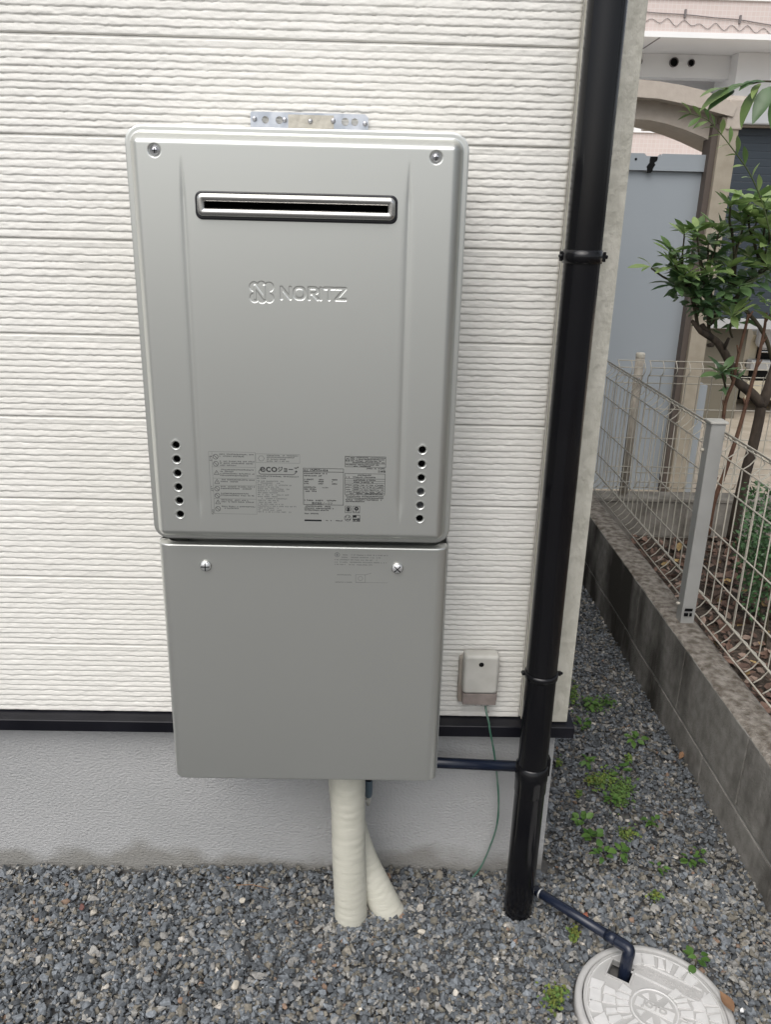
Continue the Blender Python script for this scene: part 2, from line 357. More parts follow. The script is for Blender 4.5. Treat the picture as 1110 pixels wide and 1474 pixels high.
size = np.minimum(size, np.clip((np.hypot(P2[:, 0] - lidc[0], P2[:, 1] - lidc[1]) - LIDR) * 1.0, .004, 1))
hz = rng.random(n) ** 1.3 * .013 - .009 + .005 * vn2(P2[:, 0] * 9, P2[:, 1] * 9, 4) + .004 * np.clip(vn2(P2[:, 0] * 3, P2[:, 1] * 3, 6), -1, 1)
hz += np.where((P2[:, 1] > -.06) & (P2[:, 0] < .5), .010 * (1 + P2[:, 1] / .06), 0)      # the chips bank up against the foundation
nearlid = np.hypot(P2[:, 0] - lidc[0], P2[:, 1] - lidc[1]) < LIDR + .03; hz[nearlid] = np.minimum(hz[nearlid], .002)
def heap(cx, cy, r0, k):
    a = rng.uniform(0, 2 * math.pi, k); q_ = r0 + .002 + np.abs(rng.normal(0, .016, k)); return np.column_stack([cx + q_ * np.cos(a), cy + q_ * np.sin(a), .004 - (q_ - r0) * .3 + rng.uniform(-.006, .003, k)])
H_ = np.concatenate([heap(.083, -.117, .033, 260), heap(.165, -.098, .036, 280), heap(.4315, -.100, .031, 200)]); P2 = np.concatenate([P2, H_[:, :2]]); hz = np.concatenate([hz, H_[:, 2]]); size = np.concatenate([size, rng.uniform(.004, .009, len(H_))])
fines = np.concatenate([area_pts(6000, -.82, .97, -.52, .005), area_pts(3000, .52, .97, 0, 1.4)]); fines = fines[np.hypot(fines[:, 0] - lidc[0], fines[:, 1] - lidc[1]) > LIDR + .003]
P2 = np.concatenate([P2, fines]); hz = np.concatenate([hz, rng.uniform(-.006, .004, len(fines)) + .004 * vn2(fines[:, 0] * 9, fines[:, 1] * 9, 4)]); size = np.concatenate([size, rng.uniform(.0018, .0036, len(fines))]); n = len(P2)
col = stone_colors(n, np.clip((P2[:, 0] + .2) * .8, 0, 1) * (P2[:, 1] < .1))
col[P2[:, 1] > .0] *= .86  # strip beside the house: its shade is put into the stone colour
stuff(scatter('gravel', np.column_stack([P2, hz]), size, col, TPL, m_stone, .9))

# ------------------------------------------------------------------ the house wall
house = thing('house', 'house wall with cream ribbed siding above a black flashing and grey stucco foundation', 'house', (0, 0, 0))
ROWS = [2.683, 2.528, 2.372, 2.228, 2.074, 1.917, 1.772, 1.6157, 1.4734, 1.3159, 1.1599, 1.0146, .8606, .7036, .5591, .4069]
XE = .4195
def board(k, ztop, zbot):
    inview = zbot < 1.75
    xs = np.concatenate([np.arange(-2.4, -.86, .012), np.arange(-.86, XE, .0027), [XE]]) if inview else np.concatenate([np.arange(-2.4, XE, .012), [XE]])
    dz = .00115 if inview else .0021
    zs = np.linspace(zbot, ztop, int((ztop - zbot) / dz) + 1)
    X, Z = np.meshgrid(xs, zs); T = ztop - Z; Hh = ztop - zbot; nr = 12; p0 = .0135; pit = (Hh - p0 - .0005) / nr
    # which rib, counted from the top; the rib boundary wanders along the board
    base = (T - p0) / pit
    D = np.zeros_like(X)
    wob = lambda j: .0003 * vn(xs * 14, 11 * k + 7 * j) + .0004 * vn(xs * 75, 13 * k + 5 * j + 3) + .0007 * vn(xs * 170, 17 * k + 3 * j + 1) * (.5 + np.abs(vn(xs * 6, 19 * k + j)))
    edges = [np.full_like(xs, p0)] + [p0 + pit * (j + 1) + wob(j) for j in range(nr - 1)] + [np.full_like(xs, Hh)]
    E = np.stack([np.full_like(xs, .0022)] + edges, 0)                     # flat band first, then ribs
    amp_s = .0031
    for j in range(nr + 1):
        a, b_ = E[j][None], E[j + 1][None]; u = (T - a) / (b_ - a); msk = (u >= 0) & (u < 1)
        gap = .55 + .45 * vn(xs * 9, 5 * k + 3 * j + 2) + .5 * vn(xs * 31, 8 * k + j)
        fuse = np.clip(.86 + gap, .15, 1)[None] * np.ones_like(X)           # where ribs run together the cut is shallow
        if j == nr: fuse[:] = 1
        hgt = (1 + .16 * vn(xs * 42, 3 * k + 11 * j))[None]
        prof = np.where(u < .80, .50 + .50 * np.sin(np.clip(u / .80, 0, 1) * math.pi / 2) ** .8, np.cos(np.clip((u - .80) / .20, 0, 1) * math.pi / 2) ** .8)
        if j == 0: prof = np.where(u < .12, u / .12, np.where(u < .82, 1.0, np.cos(np.clip((u - .82) / .18, 0, 1) * math.pi / 2))) * .8
        val = (1 - fuse * (1 - prof)) * hgt
        D = np.where(msk, val, D)
    D += .11 * vn2(X * 120, Z * 260, k) + .08 * vn2(X * 300, Z * 500, k + 40)
    D *= amp_s * sstep(0, .0022, T)
    D = np.where(T < .0022, -.0002, D)
    D *= np.clip((XE - X) / .002, 0, 1) 
    Y = .001 - D
    nz, nx = X.shape; I = np.arange(nz * nx).reshape(nz, nx)
    Q = np.stack([I[:-1, :-1], I[:-1, 1:], I[1:, 1:], I[1:, :-1]], -1).reshape(-1, 4)
    return link_mesh('siding_board', np_mesh('siding_board', np.stack([X.ravel(), Y.ravel(), Z.ravel()], 1), Q, m_siding), house)
for k in range(len(ROWS) - 1): board(k, ROWS[k], ROWS[k + 1] + .0006)
MB().box((-2.4, .004, .40), (.515, .2, 2.69)).build('wall_backing', m_siding, house)
MB().box((.422, -.017, .4075), (.5145, .004, 2.69), .0025).box((.4965, .0045, .4075), (.5145, .40, 2.69), .002).build('corner_trim', m_trim, house)
side = MB()
for k in range(len(ROWS) - 1):
    z1, z0 = ROWS[k], ROWS[k + 1]; side.box((.40, .402, z0 + .002), (.507, 6, z1 - .002), .002)
side.build('side_siding', m_siding, house)
fl = MB(); prof = [(.004, .4065), (-.029, .4035), (-.030, .402), (-.030, .379), (.012, .379), (.012, .4065)]
fl.prism(prof, -2.4, .5275, axis='x'); fl.box((.4972, .0125, .379), (.5275, 6, .4035)); fl.build('base_flashing', m_black, house)
MB().box((-2.4, .013, -.15), (.502, 6, .3785)).build('foundation', m_stucco, house)

# ------------------------------------------------------------------ water heater
HZ0, HZ1 = .8716, 1.4716
heater = thing('water_heater', 'silver gas water heater on the cream siding, slotted exhaust in its front', 'water heater', (0, 0, HZ0))
MB().box((-.226, -.205, HZ0 + .008), (.226, -.012, HZ1 - .006), .004).build('case', m_case, heater)
YF0, YF1 = -.215, -.245
def grid_lines(segs):
    out = []
    for a, b_, d in segs: out.append(np.linspace(a, b_, max(2, int(round((b_ - a) / d)) + 1)))
    return np.unique(np.round(np.concatenate(out), 6))
_half = [(0, .0700, .0025), (.0700, .1300, .004), (.13, .1440, .0011), (.144, .149, .0025), (.149, .159, .001), (.159, .176, .0028), (.176, .198, .0010), (.198, .210, .003), (.210, .235, .0013)]
xs = grid_lines(_half + [(-b_, -a, d) for a, b_, d in _half] + [(-.069, .071, .0005)])
zs = grid_lines([(HZ0, HZ0 + .03, .0013), (HZ0 + .03, .914, .003), (.914, 1.041, .0010), (1.041, 1.238, .004), (1.238, 1.278, .0005), (1.278, 1.345, .004), (1.345, 1.396, .0012), (1.396, 1.427, .003), (1.427, 1.450, .001), (1.45, HZ1, .0013)])
def sd_rr(X, Z, cx, cz, hx, hz_, r):
    qx = np.abs(X - cx) - hx + r; qz = np.abs(Z - cz) - hz_ + r
    return np.hypot(np.maximum(qx, 0), np.maximum(qz, 0)) + np.minimum(np.maximum(qx, qz), 0) - r
VH = [(sx_ * .185, 1.033 - .0220 * i) for sx_ in (-1, 1) for i in range(6)]
VR = .0056
SLOT = (.0005, 1.3710, .130, .0105, .004)
def sdf_out(X, Z): return sd_rr(X, Z, 0, (HZ0 + HZ1) / 2, .235, .30, .024)
def sdf_holes(X, Z):
    d = sd_rr(X, Z, *SLOT)
    for hx, hz_ in VH: d = np.minimum(d, np.hypot(X - hx, Z - hz_) - VR)
    return d
def snap(X, Z, fn, dist):
    e = 1e-5
    for _ in range(2):
        d = fn(X, Z); gx = (fn(X + e, Z) - fn(X - e, Z)) / (2 * e); gz = (fn(X, Z + e) - fn(X, Z - e)) / (2 * e)
        s_ = np.abs(d) < dist; X = np.where(s_, X - d * gx, X); Z = np.where(s_, Z - d * gz, Z)
    return X, Z
X, Z = np.meshgrid(xs, zs)
X, Z = snap(X, Z, sdf_out, .00072); X, Z = snap(X, Z, sdf_holes, .00062)
# pressed lettering: distance to strokes
def seg(X, Z, a, b_):
    ax, az = a; bx, bz = b_; dx, dz = bx - ax, bz - az; t_ = np.clip(((X - ax) * dx + (Z - az) * dz) / (dx * dx + dz * dz), 0, 1)
    return np.hypot(X - ax - t_ * dx, Z - az - t_ * dz)
LZ0, LZ1 = 1.2478, 1.2670; LH = LZ1 - LZ0; HW = .0021
def glyph(c, x0, w_):
    P = lambda u, v: (x0 + u * w_, LZ0 + HW + v * (LH - 2 * HW))
    if c == 'N': return [(P(0, 0), P(0, 1)), (P(0, 1), P(1, 0)), (P(1, 0), P(1, 1))]
    if c == 'I': return [(P(.5, 0), P(.5, 1))]
    if c == 'T': return [(P(0, 1), P(1, 1)), (P(.5, 0), P(.5, 1))]
    if c == 'Z': return [(P(0, 1), P(1, 1)), (P(1, 1), P(0, 0)), (P(0, 0), P(1, 0))]
    if c == 'R': return [(P(0, 0), P(0, 1)), (P(0, 1), P(.72, 1)), (P(.72, 1), P(.95, .88)), (P(.95, .88), P(.95, .64)), (P(.95, .64), P(.72, .5)), (P(.72, .5), P(0, .5)), (P(.45, .5), P(1, 0))]
    if c == 'O':
        q = [P(.5 + .5 * math.copysign(abs(math.cos(t_)) ** .75, math.cos(t_)), .5 + .5 * math.copysign(abs(math.sin(t_)) ** .75, math.sin(t_))) for t_ in np.linspace(0, 2 * math.pi, 25)]
        return list(zip(q[:-1], q[1:]))
strokes = []
for c, x0, w_ in (('N', -.0225, .0125), ('O', -.0043, .0145), ('R', .0165, .0120), ('I', .0290, .0075), ('T', .0385, .0125), ('Z', .0545, .0130)): strokes += glyph(c, x0, w_)
ir = (Z > 1.236) & (Z < 1.280) & (X > -.072) & (X < .073)
xi, zi = X[ir], Z[ir]
dl = np.full(xi.shape, 1.)
for a, b_ in strokes: dl = np.minimum(dl, seg(xi, zi, a, b_))
dep = sstep(HW + .0004, HW - .0006, dl)
# clover emblem with an N standing inside
ex, ez = -.0502, 1.2576; dc = np.full(xi.shape, 1.)
for (ox, oz) in [(-.0105, .0075), (0, .0085), (.0105, .0075), (-.0105, -.0075), (0, -.0085), (.0105, -.0075)]: dc = np.minimum(dc, np.hypot(xi - ex - ox, zi - ez - oz) - .0068)
dc = np.minimum(dc, sd_rr(xi, zi, ex, ez, .012, .009, .002))
nn = np.full(xi.shape, 1.)
for a, b_ in [((-.0065, -.0085), (-.0065, .0085)), ((-.0065, .0085), (.0065, -.0085)), ((.0065, -.0085), (.0065, .0085))]:
    nn = np.minimum(nn, seg(xi, zi, (ex + a[0] - .003, ez + a[1]), (ex + b_[0] - .003, ez + b_[1])))
dcl = sstep(.0004, -.0006, dc) * (1 - sstep(.0022, .0012, nn))
LG = np.zeros_like(X); LG[ir] = np.maximum(dep, dcl) * .00055
ins = -sdf_out(X, Z)
Y = YF0 + (YF1 - YF0) * (sstep(.0078, .0115, ins) * .42 + .58 * np.sin(np.clip((ins - .010) / .0145, 0, 1) * math.pi / 2))
Y += .0008 * sstep(.0015, 0, ins)
for sx_ in (-1, 1):                                                     # long tapered creases
    tt = np.clip((1.4325 - Z) / .45, 0, 1); on = sstep(.905, .955, Z) * (Z < 1.4325)
    wd = .0006 + .0036 * np.sqrt(np.clip((1.4325 - Z) / .12, 0, 1)) * on
    Y += .0017 * np.exp(-((X - sx_ * .1533) / np.maximum(wd, 4e-4)) ** 2) * on * np.clip((1.4325 - Z) / .05, 0, 1)
    rr = np.hypot(X - sx_ * .1883, Z - 1.4378); Y += .0042 * sstep(.0088, .0062, rr)
dh = np.full(X.shape, 1.)
for hx, hz_ in VH: dh = np.minimum(dh, np.hypot(X - hx, Z - hz_) - VR)
Y -= .0004 * np.exp(-((dh - .0012) / .0009) ** 2); Y += .0014 * sstep(.0007, 0, dh)
Y += .0012 * sstep(.0025, 0, sd_rr(X, Z, *SLOT)) + LG
nz, nx = X.shape; I = np.arange(nz * nx).reshape(nz, nx)
Q = np.stack([I[:-1, :-1], I[:-1, 1:], I[1:, 1:], I[1:, :-1]], -1).reshape(-1, 4)
cx_, cz_ = X.ravel()[Q].mean(1), Z.ravel()[Q].mean(1)
Q = Q[(sdf_out(cx_, cz_) < 0) & (sdf_holes(cx_, cz_) > 0)]
link_mesh('front_cover', np_mesh('front_cover', np.stack([X.ravel(), Y.ravel(), Z.ravel() - HZ0], 1), Q, m_heater), heater)
# folded edge behind the flange
q = []
for (cx0, cz0, a0) in ((.211, HZ1 - .024, 0), (-.211, HZ1 - .024, 90), (-.211, HZ0 + .024, 180), (.211, HZ0 + .024, 270)):
    for a in np.linspace(a0, a0 + 90, 9): q.append((cx0 + .024 * math.cos(math.radians(a)), cz0 + .024 * math.sin(math.radians(a))))
rim = MB(); nq = len(q)
rim.add([(x, YF0 + .0008, z) for x, z in q] + [(x * 1.002, YF0 + .003, z) for x, z in q] + [(x * .998, -.196, z) for x, z in q], [(j * nq + i, j * nq + (i + 1) % nq, (j + 1) * nq + (i + 1) % nq, (j + 1) * nq + i) for j in range(2) for i in range(nq)], 0, True)
rim.build('cover_rim', m_heater, heater)
# exhaust: gasket, bright frame, dark throat
def rr_loop(cx, cz, hx, hz_, r, y, n=6):
    out = []
    for sx_, sz_, a0 in ((1, 1, 0), (-1, 1, 90), (-1, -1, 180), (1, -1, 270)):
        for a in np.linspace(a0, a0 + 90, n): out.append((cx + sx_ * (hx - r) + r * math.cos(math.radians(a)), y, cz + sz_ * (hz_ - r) + r * math.sin(math.radians(a))))
    return out
def loops(mb, L, mi=0, smooth=True, close=False):
    n = len(L[0]); V = [p for l in L for p in l]
    mb.add(V, [(j * n + i, j * n + (i + 1) % n, (j + 1) * n + (i + 1) % n, (j + 1) * n + i) for j in range(len(L) - 1) for i in range(n)], mi, smooth)
    if close: mb.add(L[-1], [tuple(range(n))], mi)
    return mb
ecx, ecz = .0005, 1.3708
g = MB(); loops(g, [rr_loop(ecx, ecz, .1378, .0185, .009, YF1 + .001), rr_loop(ecx, ecz, .1375, .0182, .009, YF1 - .0015), rr_loop(ecx, ecz, .1355, .0162, .0075, YF1 - .002), rr_loop(ecx, ecz, .132, .0125, .005, YF1 - .001)]); g.build('exhaust_gasket', m_gasket, heater)
fr = MB(); prof = [(0, .001), (0, .0045), (.0008, .0068), (.0025, .0086), (.0048, .0092), (.0070, .0090), (.0092, .0078), (.0106, .0055), (.0109, -.001), (.0109, -.02)]
loops(fr, [rr_loop(ecx, ecz + .0006, .1345 - i, .0148 - i, max(.0075 - i, .0012), YF1 - h) for i, h in prof])
ef = fr.build('exhaust_frame', m_steel, heater)
th = MB(); loops(th, [rr_loop(ecx, ecz, .1255, .0058, .001, YF1 + .0195), rr_loop(ecx, ecz, .125, .0055, .001, YF1 + .038)], close=True)
th.build('exhaust_throat', m_dark, heater)
MB().box((-.122, YF1 + .012, 1.3672), (.122, YF1 + .022, 1.3679)).build('louvre', m_gasket, heater)
# vents: short tubes with dark backs
vm = MB(); vm.lathe([(VR + .0002, .0012), (VR - .0002, .0030), (VR - .0004, .0058)], axis=(0, 1, 0), n=20).lathe([(VR - .0004, .0058), (VR - .0002, .016), (0, .016)], axis=(0, 1, 0), n=20, mi=1)
vme = vm.mesh('vent_hole', [m_heater, m_dark]); vme2 = vme.copy(); vme2.materials[1] = mat('grey_inner_plate', (.13, .135, .14), .5)
for i, (hx, hz_) in enumerate(VH): link_mesh('vent_hole', vme2 if i in (9, 10) else vme, heater, (hx, YF1, hz_))
def screw_mesh(r, head, cross, mats):
    mb = MB(); mb.lathe([(r, 0), (r, head * .35), (r * .86, head * .75), (r * .5, head), (0, head * 1.02)], axis=(0, -1, 0), n=20)
    s_ = r * .62
    if cross:
        mb.box((-s_, -head * 1.12, -r * .10), (s_, -head * .70, r * .10), mi=1); mb.box((-r * .10, -head * 1.12, -s_), (r * .10, -head * .71, s_), mi=1)
    return mb.mesh('screw', mats)
sm = screw_mesh(.0052, .0036, True, [m_screw, m_dark])
for sx_ in (-1, 1):
    s_ = link_mesh('screw', sm, heater, (sx_ * .1883, YF1 + .0044, 1.4378))
    wsh = MB().lathe([(.0068, 0), (.0068, .0008), (.005, .001)], axis=(0, -1, 0), n=20).mesh('washer', m_screw); link_mesh('washer', wsh, s_, (sx_ * .1883, YF1 + .0044, 1.4378))
# wall bracket above, perforated
bx0, bx1, bz0, bz1 = -.0925, .0935, 1.4825, 1.5140
bm = bmesh.new()
cu = bpy.data.curves.new('b', 'CURVE'); cu.dimensions = '2D'; cu.fill_mode = 'BOTH'; cu.extrude = .001
def spl(pts):
    sp = cu.splines.new('POLY'); sp.points.add(len(pts) - 1); sp.use_cyclic_u = True
    for i, (x, y) in enumerate(pts): sp.points[i].co = (x, y, 0, 1)
spl([(bx0, bz0), (bx1, bz0), (bx1, bz1 - .005), (bx1 - .005, bz1), (bx0 + .002, bz1), (bx0, bz1 - .002)])
bh = [(-.069, .0055), (-.047, .0058), (.057, .006), (.072, .0056)]
for hx, r in bh: spl([(hx + r * math.cos(a), 1.5025 + r * math.sin(a)) for a in np.linspace(0, 2 * math.pi, 17)[:-1]])
tmp = bpy.data.objects.new('tmp', cu); COL.objects.link(tmp); bpy.context.view_layer.update()
me = bpy.data.meshes.new_from_object(tmp.evaluated_get(bpy.context.evaluated_depsgraph_get())); bpy.data.objects.remove(tmp)
me.transform(Matrix.Rotation(math.radians(90), 4, 'X')); me.materials.clear(); me.materials.append(m_galv)
me.transform(Matrix.Translation((0, -.0085, 0)))
me.transform(Matrix.Translation((0, 0, -HZ0)))
brk = link_mesh('mounting_bracket', me, heater)
se = MB()
bm = bmesh.new(); bmesh.ops.create_grid(bm, x_segments=24, y_segments=8, size=.5)
for v in bm.verts:
    x = -.033 + (v.co.x + .5) * .072; z = 1.4835 + (v.co.y + .5) * .0275
    e = min(v.co.x + .5, .5 - v.co.x) * 24
    v.co = (x, -.0098 - .0016 * min(1, max(0, e)) * (.5 + .5 * float(vn2(x * 200, z * 200, 5))), z)
se.bm(bm, 0, True); se.build('sealant_patch', m_seal, heater)
bsm = screw_mesh(.0038, .0035, False, [m_screw])
for hx, hz_ in ((-.086, 1.5035), (-.0385, 1.503), (.002, 1.502), (.038, 1.5035), (.0885, 1.5005)): link_mesh('bracket_screw', bsm, brk, (hx, -.0096, hz_))

# printed notices on the front: ink lies on the paint
YP = YF1 - .00025
class Ink:
    def __init__(s): s.v = []; s.f = []
    def quad(s, x0, z0, x1, z1):
        n = len(s.v); s.v += [(x0, YP, z0), (x1, YP, z0), (x1, YP, z1), (x0, YP, z1)]; s.f.append((n, n + 1, n + 2, n + 3)); return s
    def line(s, a, b_, w_):
        a = Vector((a[0], 0, a[1])); b_ = Vector((b_[0], 0, b_[1])); d = (b_ - a).normalized(); p = Vector((-d.z, 0, d.x)) * w_ / 2; n = len(s.v)
        for q_ in (a - p, b_ - p, b_ + p, a + p): s.v.append((q_.x, YP, q_.z))
        s.f.append((n, n + 1, n + 2, n + 3)); return s
    def frame(s, x0, z0, x1, z1, w_):
        s.quad(x0, z0, x1, z0 + w_); s.quad(x0, z1 - w_, x1, z1); s.quad(x0, z0 + w_, x0 + w_, z1 - w_); s.quad(x1 - w_, z0 + w_, x1, z1 - w_); return s
    def ring(s, cx, cz, r, w_, n=20, a0=0, a1=360):
        P = [math.radians(a0 + (a1 - a0) * i / n) for i in range(n + 1)]
        for i in range(n):
            k = len(s.v)
            for a, q_ in ((P[i], r), (P[i + 1], r), (P[i + 1], r - w_), (P[i], r - w_)): s.v.append((cx + q_ * math.cos(a), YP, cz + q_ * math.sin(a)))
            s.f.append((k, k + 1, k + 2, k + 3))
        return s
    def tri(s, cx, cz, r, w_):
        q_ = [(cx + r * math.cos(math.radians(a)), cz + r * math.sin(math.radians(a))) for a in (90, 210, 330)]
        for i in range(3): s.line(q_[i], q_[(i + 1) % 3], w_)
        s.line((cx, cz + r * .35), (cx, cz - r * .1), w_); return s
    def para(s, x0, x1, z, h, seed, fill=1., dens=1.):
        """one line of print too small to read: short strokes"""
        r = random.Random(seed); x = x0
        while x < x0 + (x1 - x0) * fill - h * .6:
            w_ = h * r.uniform(.5, .95)
            if r.random() < .9 * dens:
                for _ in range(2): 
                    zz = z + h * r.uniform(.0, .8); s.quad(x, zz, x + w_, zz + h * .25)
                xx = x + w_ * r.uniform(.1, .8); s.quad(xx, z, xx + h * .24, z + h)
            x += w_ + h * .22
        return s
    def build(s, name, m, parent):
        me = bpy.data.meshes.new(name); o = OFF[parent]; me.from_pydata([Vector(v) - o for v in s.v], [], s.f); me.update(); me.materials.append(m); return link_mesh(name, me, parent)
def text(body, x, z, size, m, parent, name, y=None, sx_=1., bold=0., rot=0., align='LEFT', flat=None):
    cu = bpy.data.curves.new(name, 'FONT'); cu.body = body; cu.size = size; cu.align_x = align; cu.offset = bold; cu.resolution_u = 2
    ob = bpy.data.objects.new(name, cu); COL.objects.link(ob); bpy.context.view_layer.update()
    me = bpy.data.meshes.new_from_object(ob.evaluated_get(bpy.context.evaluated_depsgraph_get())); bpy.data.objects.remove(ob)
    me.materials.clear(); me.materials.append(m)
    me.transform(Matrix.Diagonal((sx_, 1, 1, 1)))
    if flat is None:
        me.transform(Matrix.Rotation(math.radians(90), 4, 'X') @ Matrix.Rotation(rot, 4, 'Z'))
        return link_mesh(name, me, parent, (x, YP if y is None else y, z))
    me.transform(Matrix.Rotation(rot, 4, 'Z')); return link_mesh(name, me, parent, flat)
# left block: prohibition and warning signs with small print
k1 = Ink(); L0, L1 = -.1365, -.0665
icons = [(1.0165, 'o'), (1.0055, 'o'), (.9915, 't'), (.9775, 't'), (.966, 'o'), (.955, 'o'), (.9445, 't'), (.9335, 'o')]
lines = [(1.0195, 1.), (1.0163, .7), (1.0085, 1.), (1.0055, .97), (1.0022, .5), (.9955, .95), (.9925, .4), (.9893, 1.), (.9862, .8), (.9795, 1.), (.9765, .5), (.9685, 1.), (.9655, .9), (.9575, .8), (.9545, .95), (.9470, .8), (.9440, .95), (.9365, 1.), (.9335, .5)]
ki = Ink()
for z, kd in icons:
    if kd == 'o': ki.ring(-.1262, z, .0041, .0007).line((-.1285, z + .0022), (-.1238, z - .0024), .0007)
    else: ki.tri(-.1258, z - .0008, .0044, .0006)
for i, (z, fl_) in enumerate(lines): k1.para(-.1205, -.0675, z, .0021, 50 + i, fl_)
k1.frame(L0, .9255, L1, 1.0245, .0003).quad(-.1318, .9255, -.1315, 1.0245)
for z in (1.0005, .9825, .9715, .950): k1.quad(-.1318, z, L1, z + .0003)
for z in (1.016, .968, .930): k1.para(-.1355, -.1322, z, .0021, int(z * 999)); k1.para(-.1355, -.1322, z - .003, .0021, int(z * 998)); k1.para(-.1355, -.1322, z - .006, .0021, int(z * 997))
k1.build('warning_print', m_inkgrey, heater); ki.build('warning_icons', m_inkicon, heater)
k2 = Ink(); k2.frame(-.066, 1.0085, .0005, 1.0225, .0003); k2.ring(-.0575, 1.0152, .0048, .0006, 6)
for i, z in enumerate((1.0192, 1.0162, 1.0132, 1.0102)): k2.para(-.0495, -.001, z, .0019, 90 + i, (1, .95, .6, .7)[i])
k2.para(-.065, .002, .9862, .0023, 97, 1.); k2.para(-.065, .002, .983, .0021, 98, .2)
k2.build('eco_notice_print', m_inkgrey, heater)
text('eco', -.0605, .9945, .0165, m_inkicon, heater, 'eco_logo', bold=.0003, sx_=1.12)
text('ジョーズ', -.0335, .9952, .0094, m_inkicon, heater, 'eco_logo', bold=.00025, sx_=.86)
ku = Ink(); pts = [(-.0595, .9975), (-.0618, .9955), (-.0618, .9925), (-.0595, .9905), (-.010, .9905), (-.0062, .9925), (-.0055, .9965)]
for a, b_ in zip(pts[:-1], pts[1:]): ku.line(a, b_, .0009)
ku.build('eco_logo_underline', m_inkicon, heater)
k3 = Ink(); z = .9785; i = 0
while z > .928:
    k3.para(-.0645, .001, z, .0019, 120 + i, random.uniform(.45, 1), .8); z -= .0031; i += 1
k3.build('pale_notice_print', m_inkpale, heater)
# rating plate
k4 = Ink(); k4.frame(.0052, .9428, .0668, 1.0015, .0006); k4.quad(.0052, .9955, .0668, .9962)
k4.para(.0065, .045, .9921, .0021, 201, .9); k4.para(.0065, .038, .9885, .0021, 202, .9)
for i, z in enumerate((.9825, .9793, .9760)):
    k4.para(.0065, .022, z, .0021, 205 + i, 1 if i == 0 else .5); k4.para(.028, .037, z, .0021, 215 + i); k4.para(.049, .058, z, .0021, 225 + i)
for i, z in enumerate((.9702, .9670, .9638)): k4.para(.0065, .026, z, .0021, 235 + i)
k4.para(.0065, .021, .9490, .0021, 245); k4.para(.024, .036, .9490, .0021, 246); k4.para(.041, .056, .9490, .0021, 247)
for i, (z, f1) in enumerate(((.9395, .72), (.9362, .8), (.9332, .66), (.9275, .4))): k4.para(.0065, .064, z, .0020, 250 + i, f1)
k4.quad(.0065, .9160, .033, .9186); k4.para(.040, .049, .9166, .0018, 258); k4.para(.055, .066, .9166, .0018, 259)
k4.build('rating_plate_print', m_ink, heater)
text('株式会社ノーリツ', .018, .9440, .0040, m_ink, heater, 'maker_name', bold=.00004)
text('AC100V', .034, .9700, .0027, m_ink, heater, 'voltage_print')
text('形式', .0062, .9966, .0036, m_ink, heater, 'type_print', bold=.00005); k4b = Ink(); k4b.para(.0155, .042, .9970, .0030, 262); k4b.build('type_number_print', m_ink, heater)
text('12A', .0285, .9826, .0024, m_ink, heater, 'gas_print'); text('13A', .0495, .9826, .0024, m_ink, heater, 'gas_print')
# warning box and table at the right
k5 = Ink(); k5.frame(.0685, 1.0045, .1305, 1.0215, .0005); k5.quad(.0685, 1.0098, .1305, 1.0102); k5.frame(.0695, 1.0125, .0755, 1.0205, .0004); k5.tri(.0725, 1.0158, .0030, .0006)
for i, (z, f1) in enumerate(((1.0184, 1), (1.0158, 1), (1.0132, .9), (1.0108, 1))): k5.para(.0768, .1300, z, .0019, 300 + i, f1)
k5.para(.0695, .12, 1.0072, .0019, 310); k5.para(.082, .108, 1.0049, .0017, 311); k5.para(.101, .130, 1.0015, .0019, 312)
k5.frame(.0685, .9605, .1300, .9945, .0005); k5.quad(.0685, .9858, .1300, .9863); k5.quad(.0685, .9822, .1300, .9826); k5.quad(.0685, .9788, .1300, .9792)
k5.para(.088, .108, .9908, .0021, 320); k5.para(.0700, .115, .9873, .0021, 321); k5.para(.082, .117, .9830, .0020, 322); k5.para(.082, .112, .9796, .0020, 323)
for j in range(4):
    z = .9750 - .0037 * j; k5.quad(.0805, z - .0008, .1300, z - .0005)
    for i in range(5): k5.para(.0700 + .0122 * i, .0790 + .0122 * i, z, .0019, 330 + 7 * j + i)
for x in (.0803, .0925, .1045, .1170): k5.quad(x, .9640, x + .0004, .9788)
k5.para(.076, .126, .9612, .0020, 380)
for i, (z, f1) in enumerate(((.9570, 1), (.9540, 1), (.9512, .95), (.9484, .5))): k5.para(.0700, .1285, z, .0020, 390 + i, f1)
k5.build('safety_table_print', m_ink, heater)
text('日本製', .1185, .9968, .0040, m_ink, heater, 'origin_print', bold=.00005)
k6 = Ink()
for cx0, cz0 in ((.0742, .9365), (.0868, .9365)): k6.frame(cx0 - .0052, cz0 - .0056, cx0 + .0052, cz0 + .0056, .0005)
k6.ring(.0742, .9370, .0040, .0007); k6.quad(.0725, .9340, .0760, .9395); k6.ring(.0868, .9378, .0032, .0022); k6.para(.0820, .0918, .9318, .0018, 400)
k6.ring(.0735, .9222, .0052, .0006); k6.para(.0700, .0775, .9226, .0024, 401); k6.para(.0710, .0770, .9190, .0022, 402)
k6.frame(.0812, .9168, .0925, .9272, .0006); k6.quad(.0812, .9232, .0870, .9272); k6.quad(.0818, .9195, .0920, .9212); k6.quad(.0880, .9215, .0920, .9222); k6.quad(.0830, .9175, .0850, .9192); k6.quad(.0872, .9175, .0918, .9188)
k6.build('approval_marks_print', m_ink, heater)

